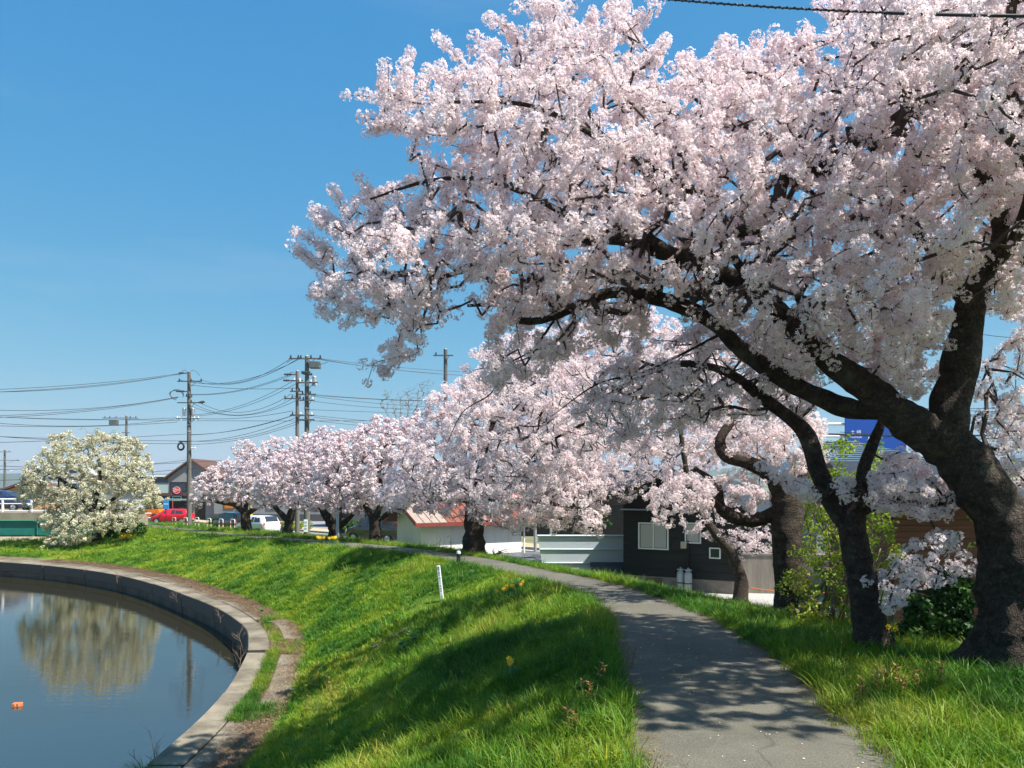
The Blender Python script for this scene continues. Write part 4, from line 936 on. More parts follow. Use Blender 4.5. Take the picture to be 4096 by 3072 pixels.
M_forest = mat('wooded_hill', (.030, .055, .022), .95, scale=.01, col2=(.065, .085, .035), bump=1, bscale=.03)
def ridge(name, Y, x0, x1, prof, seed, depth):
    n = 120; vs = []
    for i in range(n + 1):
        t = i / n; x = x0 + (x1 - x0) * t; h = prof(t) + 9 * mnoise.fractal(Vector((x * .004 + seed, 0, 0)), 1, 2, 5) * Y / 4000
        vs += [(x, Y, -5), (x, Y + depth * .5, max(4, h)), (x, Y + depth, -5)]
    fs = []
    for i in range(n):
        a = 3 * i; fs += [[a, a + 3, a + 4, a + 1], [a + 1, a + 4, a + 5, a + 2]]
    return tag(obj(name, np_mesh(name, vs, fs, True), M_forest), kind='structure')
ridge('hills', 3600, -4200, 600, lambda t: 62 + 36 * math.sin(t * 5.2 + .6) + 18 * math.sin(t * 13), 1, 500)
ridge('hills', 3900, 500, 4200, lambda t: 60 + 70 * math.sin(min(1, t * 1.6) * 3.0) ** 2, 7, 500)

# ------------------------------------------------------------------ buildings
def bldg(name, label, x, y, rz, cat='building', group=None): return empty(name, (x, y, GZ), label, cat, group, rz)
def window(parent, x0, x1, z0, z1, y, frame, glass, mull=1, curtain=None, fw=.05, face='y', out=-1):
    """window on a wall plane; a frame with panes as sub-parts"""
    def bx(mb, a0, a1, b0, b1, c0, c1):
        lo, hi = sorted((y + out * b0, y + out * b1))
        return mb.box(a0, a1, lo, hi, c0, c1) if face == 'y' else mb.box(lo, hi, a0, a1, c0, c1)
    mb = MB()
    bx(mb, x0 - fw, x1 + fw, .0, .06, z1, z1 + fw); bx(mb, x0 - fw, x1 + fw, .0, .06, z0 - fw, z0); bx(mb, x0 - fw, x0, .001, .058, z0, z1); bx(mb, x1, x1 + fw, .001, .058, z0, z1)
    for k in range(1, mull + 1):
        xm = x0 + (x1 - x0) * k / (mull + 1); bx(mb, xm - fw / 2, xm + fw / 2, .002, .056, z0, z1)
    w = mb.build('window', frame, parent)
    for k in range(mull + 1):
        a = x0 + (x1 - x0) * k / (mull + 1); b = x0 + (x1 - x0) * (k + 1) / (mull + 1)
        mb = MB(); bx(mb, a, b, .004, .024, z0, z1); mb.build('pane', glass, w)
        if curtain:
            mb = MB(); n = 14
            for q in range(n):
                c0 = a + (b - a) * (.08 + .84 * q / n); c1 = a + (b - a) * (.08 + .84 * (q + .62) / n); bx(mb, c0, c1, .0245, .0262, z0 + .02, z1 - .02)
            mb.build('curtain', curtain, w)
    return w
M_curt = mat('white_curtain', (.62, .62, .60), .9)
M_pane_l = mat('pale_window', (.10, .12, .13), .08)

# --- white hut with red-brown standing-seam roof
M_hutw = mat('hut_white_board', (.74, .74, .70), .75, var=.05, scale=2, stretch=(1, 1, .2)); M_fasc = mat('dark_red_fascia', (.19, .035, .03), .6, var=.2, scale=3)
M_rbe = mat('faded_roof', (.30, .235, .195), .6, var=.12, scale=4); M_ror = mat('orange_red_roof', (.20, .060, .032), .6, var=.35, scale=3)
hl, hd, hh, rh = 6.2, 3.0, 2.05, 2.78
hut = bldg('hut', 'small white public hut with red-trimmed gable roof behind a gnarled cherry', -4.72, 41.0, math.atan2(.53, .84))
MB().box(.02, hl - .02, .02, hd - .02, 0, hh).prism([(.02, hh), (hd - .02, hh), (hd / 2, rh - .08)], 'x', .02, hl - .02).build('wall', M_hutw, hut)
n = 7
for k in range(n): MB().box(hl * k / n + .006, hl * (k + 1) / n - .006, -.012, .02, .05, hh - .02).build('wall_panel', M_hutw, hut)
for k in range(3): MB().box(-.012, .02, hd * k / 3 + .006, hd * (k + 1) / 3 - .006, .05, hh - .02).build('wall_panel', M_hutw, hut)
ov = .55; sl = (rh - hh) / (hd / 2)
roof = MB().prism([(-ov, hh - ov * sl), (hd / 2, rh), (hd + ov, hh - ov * sl), (hd + ov, hh - ov * sl + .06), (hd / 2, rh + .06), (-ov, hh - ov * sl + .06)], 'x', -ov, hl + ov).build('roof', M_fasc, hut)
n = 16; wseg = (hl + 2 * ov) / n
for k in range(n):
    x0 = -ov + k * wseg; m = M_rbe if k < 4 else M_ror
    MB().prism([(-ov - .03, hh - ov * sl + .062), (hd / 2, rh + .062), (hd / 2, rh + .085), (-ov - .03, hh - ov * sl + .085)], 'x', x0 + .02, x0 + wseg - .02).build('roof_sheet', m, roof)
    MB().prism([(-ov - .03, hh - ov * sl + .063), (hd / 2, rh + .063), (hd / 2, rh + .125), (-ov - .03, hh - ov * sl + .125)], 'x', x0 - .018, x0 + .018).build('seam', m, roof)
MB().box(-ov - .02, hl + ov + .02, -ov - .05, -ov - .01, hh - ov * sl - .12, hh - ov * sl + .055).build('fascia', M_fasc, hut)
MB().prism([(-ov - .04, hh - ov * sl - .10), (hd / 2, rh - .06), (hd + ov, hh - ov * sl - .10), (hd + ov, hh - ov * sl + .05), (hd / 2, rh + .05), (-ov - .04, hh - ov * sl + .05)], 'x', -ov - .05, -ov - .005).build('bargeboard', M_fasc, hut)
MB().box(4.1, 4.35, -.03, -.012, 1.6, 1.78).build('vent', mat('vent_tan', (.33, .27, .16), .8), hut)
MB().tube([(hl + .12, -.1, 0), (hl + .12, -.1, hh - .2)], .05, 8).build('downpipe', M_white, hut)
# tarp-covered bin by the gable
tb = at(402, 548, 40.3); tbin = empty('covered_bin', (tb.x, tb.y, GZ), 'dark teal tarp-covered bin against the white hut gable', 'bin', rz=.56)
bm = bmesh.new(); bmesh.ops.create_grid(bm, x_segments=10, y_segments=10, size=.5); me = bpy.data.meshes.new('cover')
for v in bm.verts:
    x, y = v.co.x, v.co.y; e = max(abs(x), abs(y)); v.co.z = .62 + .03 * mnoise.noise(Vector((x * 5, y * 5, 1))) if e < .34 else max(.04, .62 - (e - .34) * 4.2 + .05 * mnoise.noise(Vector((x * 7, y * 7, 4))))
    if e >= .34: v.co.x *= .36 / e * 1.05; v.co.y *= .36 / e * 1.05
bm.to_mesh(me); bm.free(); obj('cover', me, mat('teal_tarp', (.012, .075, .085), .5, var=.2, scale=4), tbin)
MB().box(-.33, .33, -.33, .33, .0, .56).build('box', M_black, tbin)
# low red-roofed shed behind the hut
sh = at(497, 505, 50); shed = bldg('shed', 'low shed with bright red metal roof peeping over the hut', sh.x - 1.4, 50, .1)
MB().box(0, 2.8, 0, 2.5, 0, 2.4).build('wall', M_hutw, shed)
rs = MB().prism([(-.3, 2.35), (1.25, 3.2), (2.8, 2.35), (2.8, 2.43), (1.25, 3.28), (-.3, 2.43)], 'x', -.3, 3.1).build('roof', mat('bright_red_roof', (.55, .05, .045), .5), shed)

# --- black clad house
M_blk = mat('black_cladding', (.009, .010, .013), .65, var=.3, scale=5, stretch=(.3, 1, 2)); M_fnd = mat('foundation', (.25, .22, .19), .9, var=.25, scale=2, bump=.2)
M_blkroof = mat('black_roof', (.022, .023, .026), .5, var=.2, scale=3); M_palefl = mat('pale_flashing', (.30, .36, .42), .45, metal=.3)
house = bldg('black_house', 'black clad wooden house with a white curtained window beyond the path', 4.15, 29.3, math.atan2(-2.1, 3.35), 'house')
HWd, HDp = 4.2, 7.0
MB().box(0, HWd, .02, HDp, 0, .45).build('foundation', M_fnd, house)
MB().box(.0, HWd, .05, HDp - .02, .45, 3.05).prism([(0, 3.05), (HWd, 3.05), (1.5, 3.95)], 'y', .05, HDp - .02).build('wall', M_blk, house)
for k in range(9): MB().box(-.03, HWd + .02, .015 + .004 * (k % 2), .05, .46 + k * .288, .46 + (k + 1) * .288 - .012).build('board', M_blk, house)
for k in range(9): MB().box(-.04 - .004 * (k % 2), -.002, .05, HDp, .46 + k * .288, .46 + (k + 1) * .288 - .012).build('board', M_blk, house)
MB().prism([(-1.05, 3.0), (1.5, 4.0), (5.1, 2.75), (5.1, 2.88), (1.5, 4.14), (-1.05, 3.13)], 'y', -.6, HDp + .5).build('roof', M_blkroof, house)
MB().box(.05, 1.7, -.45, .0, 2.86, 2.90).build('flashing', M_palefl, house)
window(house, .63, 1.7, 1.48, 2.36, .012, M_white, M_pane_l, 1, M_curt, .045)
window(house, 2.4, 2.9, 1.75, 2.4, .012, M_white, M_pane_l, 0, M_curt, .04)
window(house, 3.28, 3.6, 1.25, 1.55, .012, M_white, M_glass, 0, None, .04)
MB().box(2.22, 2.42, -.08, .012, 1.52, 1.76).build('meter_box', mat('beige_plastic', (.45, .42, .33), .6), house)
MB().tube([(2.48, -.04, 1.8), (2.48, -.04, .5)], .025, 8).build('gas_pipe', M_black, house)
MB().box(.95, 1.5, -.14, .02, .18, .40).build('crawl_vent', mat('rust_plate', (.16, .10, .05), .8), house)
M_cyl = mat('grey_cylinder', (.36, .40, .43), .45, var=.1, scale=6)
def gas(x, y, label):
    p = house.matrix_basis @ Vector((x, y, 0)); g = empty('gas_cylinder', (p.x, p.y, GZ + .02), label, 'gas cylinder', 'gas cylinders against the black house')
    MB().lathe([(.10, 0), (.13, .03), (.135, .12), (.135, .58), (.125, .66), (.08, .73), (.035, .76), (.035, .79)], n=18).build('body', M_cyl, g, True)
    MB().tube([(.11 * math.cos(a), .11 * math.sin(a), .78) for a in np.linspace(.4, 5.9, 14)], .022, 6).build('collar', M_cyl, g, True)
    MB().cyl((0, 0), .018, .79, .86, 8).box(-.04, .04, -.012, .012, .82, .85).build('valve', M_steel, g)
    MB().lathe([(.137, .30), (.138, .32), (.137, .34)], n=18).build('strap', M_black, g)
gas(2.32, -.35, 'grey gas cylinder farther from the crooked cherry, one of two'); gas(2.62, -.42, 'grey gas cylinder nearer the crooked cherry, one of two')
blk = empty('concrete_kerb_block', house.matrix_basis @ Vector((1.7, -.55, 0)), 'pale concrete slab lying beside the gas cylinders', 'slab', rz=-.5)
MB().bbox(-.5, .45, -.12, .12, 0, .12, .015).build('block', M_fnd, blk)

# --- pale blue sheet-metal fence
M_tin = mat('blue_grey_sheet', (.56, .63, .67), .5, var=.07, scale=1.5, stretch=(.4, 1, 3), metal=.15)
fx0, fy0 = 1.06, 32.6; fl = 4.7
fen = empty('sheet_metal_fence', (fx0, fy0, GZ), 'pale blue sheet-metal fence with ribs beside the black house', 'fence', rz=-.02)
for k, (z0, z1) in enumerate([(.02, .56), (.58, 1.12), (1.14, 1.68)]):
    a0, a1 = .26 - .155 * z0, .26 - .155 * z1
    MB().prism([(a0, z0), (2.1, z0), (2.1, z1), (a1, z1)], 'y', -.012 - .012 * k, .02).build('sheet', M_tin, fen)
    MB().prism([(2.105, z0), (fl, z0), (fl, z1), (2.105, z1)], 'y', -.012 - .012 * k, .02).build('sheet', M_tin, fen)
    MB().tube([(a1 - .02, -.035 - .012 * k, z1 + .01), (fl, -.035 - .012 * k, z1 + .01)], .03 if k < 2 else .045, 8).build('rail', M_tin, fen)
    for q in range(5): MB().lathe([(.012, 0), (.012, -.02)], (a1 + .3 + q * .8, -.02 - .012 * k, z1 - .06), 6, 'y').build('screw', M_steel, fen)
for q in (.15, 2.1, fl - .1): MB().box(q, q + .06, .022, .08, 0, 1.7).build('post', M_steel, fen)
# stacked dark sheet leaning at the fence foot
ls = empty('leaning_sheet', fen.matrix_basis @ Vector((3.0, -.32, 0)), 'dark flat sheet propped at the foot of the blue fence', 'sheet', rz=-.02)
MB().prism([(-.1, 0), (-.07, 0), (.18, .62), (.15, .62)], 'x', -.85, 1.0).build('panel', mat('dark_blue_sheet', (.05, .07, .085), .5), ls)

# --- concrete wall and rope
cw = empty('concrete_wall', (7.75, 27.6, GZ), 'weathered grey concrete wall right of the black house', 'wall', rz=-.22)
M_cw = mat('streaked_concrete', (.20, .175, .15), .9, scale=1.2, col2=(.36, .32, .27), stretch=(2.5, 1, .3), bump=.2)
for k in range(4): MB().box(k * 1.5 + .008, (k + 1) * 1.5 - .008, 0, .18, 0, 1.32).build('wall_panel', M_cw, cw)
MB().box(-.02, 6.02, -.02, .2, 1.325, 1.40).build('coping', M_cw, cw)
rope = MB().tube([Vector((7.7, 25.8, GZ + .42)).lerp(Vector((10.6, 24.9, GZ + .40)), t) - Vector((0, 0, .10 * 4 * t * (1 - t))) for t in np.linspace(0, 1, 14)], .016, 6).build('rope', mat('orange_rope', (.55, .16, .03), .8))
tag(rope, 'orange rope strung low across the white gravel yard', 'rope')
for x, y in ((7.7, 25.8), (10.6, 24.9)):
    tag(MB().tube([(x, y, GZ), (x, y, GZ + .5)], .025, 8).build('stake', M_baretwig), 'short wooden stake holding the orange rope', 'stake', 'stakes of the orange rope')

# --- brown planked house at the right
M_pl = mat('brown_plank', (.115, .042, .022), .65, var=.35, scale=3, stretch=(.3, 1, 5)); M_drk = mat('dark_trim', (.02, .018, .017), .6)
bh = bldg('brown_house', 'brown planked house half hidden by the evergreen shrub and great trunk', 8.35, 17.3, -.12, 'house')
MB().box(.1, 6, .1, 5, 0, .52).build('foundation', M_fnd, bh)
MB().box(.03, 6, .03, 5, .5, 3.3).build('wall', M_drk, bh)
MB().box(-.06, 6.05, -.07, .03, .47, .56).build('sill_trim', M_drk, bh)
for k in range(20): MB().box(0, 6, -.03 - .006 * (k % 2), .03, .57 + k * .135, .57 + (k + 1) * .135 - .008).build('plank', M_pl, bh)
for k in range(20): MB().box(-.03 - .004 * (k % 2), .029, .035, 5, .57 + k * .135, .57 + (k + 1) * .135 - .008).build('plank', M_pl, bh)
MB().prism([(-.8, 3.25), (5.8, 3.25), (2.5, 4.35)], 'x', -.7, 6.4).build('roof', M_blkroof, bh)
ou = empty('outdoor_unit', (7.75, 17.2, GZ + .7), 'rounded grey outdoor tank on legs beside the brown house', 'tank', rz=.2)
MB().bbox(-.22, .22, -.15, .15, 0, .62, .05).build('body', M_steel, ou, True)
for x in (-.17, .17): MB().tube([(x, 0, .02), (x * 1.3, 0, -.7)], .025, 6).build('leg', M_steel, ou)

# --- blue-roofed houses further right
M_broof = mat('blue_grey_roof', (.095, .145, .19), .4, var=.1, scale=4); M_bwall = mat('house_siding_grey', (.26, .28, .29), .8, var=.1, scale=2)
def hip_house(label, x, y, rz, w, d, he, hr, r0, r1, roofm, wallm, courses):
    h = bldg('tiled_house', label, x, y, rz, 'house')
    MB().box(.3, w - .3, .3, d - .3, 0, he).build('wall', wallm, h)
    a = Vector((-.3, -.3, he)); b = Vector((w + .3, -.3, he)); c = Vector((r1, d / 2, hr)); e = Vector((r0, d / 2, hr)); f = Vector((-.3, d + .3, he)); g = Vector((w + .3, d + .3, he))
    rf = MB().add([a, b, c, e, f, g], [(0, 1, 2, 3), (1, 5, 2), (5, 4, 3, 2), (4, 0, 3), (0, 4, 5, 1)]).build('roof', roofm, h)
    for k in range(courses):
        t0, t1 = k / courses, (k + 1) / courses
        p0, p1, q0, q1 = a.lerp(e, t0), b.lerp(c, t0), a.lerp(e, t1), b.lerp(c, t1); n_ = Vector((0, -.05, .045)); n2 = Vector((0, -.012, .012))
        MB().add([p0 + n_, p1 + n_, q1 + n2, q0 + n2, p0 + n2, p1 + n2], [(0, 1, 2, 3), (4, 5, 1, 0)]).build('roof_course', roofm, rf)
    MB().box(-.3, w + .3, -.33, -.29, he - .16, he - .01).build('fascia', M_drk, h)
    return h
bl = hip_house('house with a ribbed blue-grey hipped roof below the blue road sign', 12.9, 34, -.05, 7.2, 6.5, 4.30, 5.85, 1.4, 2.9, M_broof, M_bwall, 16)
window(bl, 3.6, 5.2, 2.3, 3.4, .3, M_white, M_glass, 1)
b2h = hip_house('lower house with a pale metal roof behind the great cherry trunk', 12.2, 24.6, -.1, 5.5, 4, 3.65, 4.4, 1.6, 3.6, mat('pale_roof', (.34, .41, .45), .4, var=.06), M_bwall, 7)
window(b2h, .8, 2.4, 2.1, 3.2, .3, M_white, M_pane_l, 1)
hip_house('dark house with a slate blue roof at the right frame edge', 20.4, 31.5, 0, 7, 6, 3.4, 5.1, 1.5, 5.5, M_broof, M_drk, 8)

# --- blue road sign
M_sign = mat('sign_blue', (.008, .07, .36), .45); M_sw = mat('sign_white', (.82, .84, .86), .5)
sg = empty('road_sign', (20.7, 45, GZ), 'large blue direction sign with white lettering above the house roof', 'road sign', rz=0)
MB().bbox(-1.75, 1.75, -.03, .03, 5.2, 7.66, .02).build('panel', M_sign, sg)
MB().box(-.42, -.28, -.042, -.032, 5.3, 6.55).build('route_bar', M_sw, sg)
text('lettering', '土 崎', .27, M_sw, sg, (-1.13, -.036, 6.80), (R_(90), 0, 0)); text('lettering', 'Tsuchizaki', .17, M_sw, sg, (-1.13, -.036, 6.54), (R_(90), 0, 0))
MB().tube([(-3.4, .15, 7.3), (-1.6, .15, 7.3)], .09, 10).build('arm', M_white, sg); MB().tube([(-3.4, .15, 6.6), (1.6, .15, 6.6)], .07, 10).build('arm', M_white, sg)
MB().tube([(-3.4, .15, 0), (-3.4, .15, 7.5)], .13, 12).build('post', M_white, sg)

# --- grey restaurant and neighbours across the road
M_gw = mat('grey_render', (.24, .245, .25), .85, var=.08, scale=1.5); M_brn = mat('brown_roof', (.10, .05, .035), .7, var=.2, scale=3); M_gdk = mat('dark_plinth', (.07, .07, .072), .85)
g1 = bldg('restaurant', 'grey gabled building with brown roof behind the red car', -37.9, 87, .02)
MB().box(0, 5.2, 0, 7, 0, 4.7).prism([(0, 4.7), (5.2, 4.7), (2.6, 6.6)], 'y', 0, 7).build('wall', M_gw, g1)
MB().prism([(-.3, 4.55), (2.6, 6.65), (5.5, 4.55), (5.5, 4.75), (2.6, 6.85), (-.3, 4.75)], 'y', -.4, 7.3).build('roof', M_brn, g1)
MB().box(2.4, 2.65, -.03, 0, 5.0, 5.7).build('vent', M_gdk, g1)
MB().box(-.6, 3.6, -1.1, -.02, 2.25, 2.42).build('awning', M_white, g1); MB().box(-1.0, 2.8, -1.3, -.02, 2.75, 3.05).build('canopy', M_brn, g1)
window(g1, .3, 2.0, 3.2, 4.2, 0, M_drk, M_glass, 1); window(g1, .2, 2.6, .9, 2.1, 0, M_drk, M_glass, 2)
MB().box(3.0, 4.1, -.05, 0, 0, 2.1).build('door', M_drk, g1)
g2 = bldg('grey_annex', 'long low grey building wall with an orange lit panel', -32.6, 86.4, -.1)
MB().box(0, 15, 0, 6, .75, 3.6).build('wall', M_gw, g2); MB().box(-.03, 15.03, -.04, 6, 0, .75).build('plinth', M_gdk, g2)
MB().box(-.3, 15.3, -.3, 6.3, 3.6, 3.8).build('roof', M_gdk, g2)
w_ = window(g2, 1.2, 2.3, 1.35, 2.35, 0, M_drk, mat('orange_panel', (.55, .18, .02), .5), 0); window(g2, 2.6, 3.2, 1.3, 2.5, 0, M_drk, M_glass, 0); window(g2, 6, 7.2, 1.3, 2.3, 0, M_drk, M_glass, 1); window(g2, 10, 11.5, 1.3, 2.3, 0, M_drk, M_glass, 1)
g3 = bldg('flat_roofed_building', 'dark flat-roofed building with a white roof edge and dome', -46.5, 93, .0)
MB().box(0, 9.0, 0, 8, 0, 4.9).build('wall', mat('slate_wall', (.10, .115, .13), .8, var=.1), g3); MB().box(-.2, 9.2, -.2, 8.2, 4.9, 5.12).build('roof_edge', M_white, g3)
MB().lathe([(1.6, 0), (1.5, .35), (1.1, .7), (.5, .9), (.05, .95)], (7.0, 3, 5.12), 20).build('dome', M_white, g3, True)
MB().prism([(-1.6, 2.9), (0, 3.9), (0, 3.98), (-1.6, 3.0)], 'x', 4.5, 8.8).build('lean_to_roof', mat('grey_green_roof', (.14, .19, .18), .6), g3); MB().box(4.7, 8.6, -1.4, -.02, 0, 2.9).build('lean_to', M_gdk, g3)
MB().box(.4, 4.0, -.3, -.02, .3, 2.2).build('white_shutter', M_white, g3)
# buildings seen between the cherry trunks
g4 = bldg('tan_house', 'tan walled house seen between the cherry trunks', -17.5, 74, -.55, 'house')
MB().box(0, 16, 0, 6, 0, 3.4).build('wall', mat('tan_wall', (.30, .26, .20), .85, var=.15), g4); MB().prism([(-.5, 3.3), (3, 4.9), (6.5, 3.3)], 'x', -.5, 16.5).build('roof', M_gdk, g4)
for x in (1.5, 5, 9, 13): window(g4, x, x + 1.4, .9, 2.2, 0, M_drk, M_glass, 1)
g5 = bldg('dark_house', 'dark timber house behind the grey lamp posts', -1.0, 60, -.25, 'house')
MB().box(0, 13, 0, 6, 0, 3.2).build('wall', mat('dark_timber', (.05, .04, .035), .8, var=.3), g5); MB().prism([(-.5, 3.1), (3, 5.0), (6.5, 3.1)], 'x', -.5, 13.5).build('roof', M_blkroof, g5)
for x in (1.5, 6, 10): window(g5, x, x + 1.5, .9, 2.2, 0, M_drk, M_glass, 1)
# far left
fh = bldg('orange_house', 'small orange-roofed house beyond the bridge railing', -73.5, 112, .1, 'house')
MB().box(0, 8, 0, 7, 0, 2.6).prism([(0, 2.6), (8, 2.6), (4, 4.1)], 'y', 0, 7).build('wall', mat('orange_wall', (.50, .27, .13), .8), fh); MB().prism([(-.5, 2.5), (4, 4.2), (8.5, 2.5), (8.5, 2.75), (4, 4.5), (-.5, 2.75)], 'y', -.5, 7.5).build('roof', M_brn, fh)
window(fh, 2.5, 5.5, .9, 2.1, 0, M_white, M_glass, 1)
ap = bldg('apartment_block', 'white multi-storey block far beyond the creamy tree', -193, 320, .0)
MB().box(0, 22, 0, 12, 0, 12.2).build('wall', mat('white_block', (.66, .66, .64), .8), ap)
for f in range(4):
    MB().box(-.1, 22.1, -1.0, -.01, 2.4 + f * 2.8, 3.1 + f * 2.8).build('balcony', MATS['white_block'], ap)
    for q in range(5): MB().box(.8 + q * 4.3, 3.8 + q * 4.3, -.06, -.005, .9 + f * 2.8, 2.35 + f * 2.8).build('window', M_glass, ap)
# town beyond, small blocks of houses
rr_ = random.Random(9)
M_town = [mat('town_wall_%d' % i, c, .85, var=.1) for i, c in enumerate([(.42, .40, .37), (.30, .31, .33), (.48, .44, .36), (.22, .21, .21)])]
M_troof = [mat('town_roof_%d' % i, c, .7, var=.15) for i, c in enumerate([(.08, .09, .11), (.13, .07, .05), (.10, .12, .14)])]
for i in range(6):
    X = -165 + i * 16 + rr_.uniform(-5, 5); Y = rr_.uniform(170, 240); w = rr_.uniform(8, 13); d = 8; h0 = rr_.uniform(3, 5.6); rt = h0 + rr_.uniform(1.2, 2.2)
    t_ = bldg('town_house', 'distant house roof in the town beyond the cherry row', X, Y, rr_.uniform(-.3, .3), 'house', 'distant town houses')
    MB().box(0, w, 0, d, 0, h0).build('wall', M_town[i % 4], t_); MB().prism([(-.4, h0), (d / 2, rt), (d + .4, h0)], 'x', -.4, w + .4).build('roof', M_troof[i % 3], t_)
    for q in range(2): MB().box(1 + q * w / 2, 2.6 + q * w / 2, -.05, 0, h0 - 1.7, h0 - .6).build('window', M_glass, t_)

# ------------------------------------------------------------------ bridge
M_brg = mat('green_girder', (.015, .16, .13), .5, var=.15, scale=2); M_bcon = mat('bridge_concrete', (.26, .22, .16), .9, var=.2, scale=1.5)
br = empty('bridge', (-60, 55, GZ), 'green steel girder bridge with a white pipe railing over the river', 'bridge', rz=.03)
MB().box(0, 30.2, 0, .3, .28, 1.33).build('girder', M_brg, br)
MB().box(-.02, 30.22, -.16, 5.2, 1.33, 1.40).build('flange', mat('light_green_flange', (.10, .42, .25), .5), br)
for k in range(11): MB().box(.4 + k * 2.9, .44 + k * 2.9, -.10, -.002, .3, 1.32).build('stiffener', M_brg, br)
MB().box(-.1, 31.2, -.12, 6.5, 1.41, 1.90).build('deck', M_bcon, br)
for k in range(16): MB().bbox(k * 2.0, k * 2.0 + .14, -.02, .10, 1.90, 2.86, .02).build('rail_post', M_white, br)
for z, r in ((2.84, .055), (2.52, .035), (2.03, .035)): MB().tube([(-.2, .03, z), (31, .03, z)], r, 8).build('rail', M_white, br)
MB().box(29, 31.4, .35, 6.6, -1.6, 1.39).build('abutment', M_bcon, br)
rev = tag(MB().add([(-70, 51, -2.5), (-31, 49.6, -2.42), (-30, 54.9, -1.74), (-70, 54.9, -1.78)], [(0, 1, 2, 3)]).build('revetment', mat('revetment_stone', (.20, .155, .10), .9, scale=1.2, col2=(.33, .27, .19), stretch=(3, .4, 1))), kind='structure')
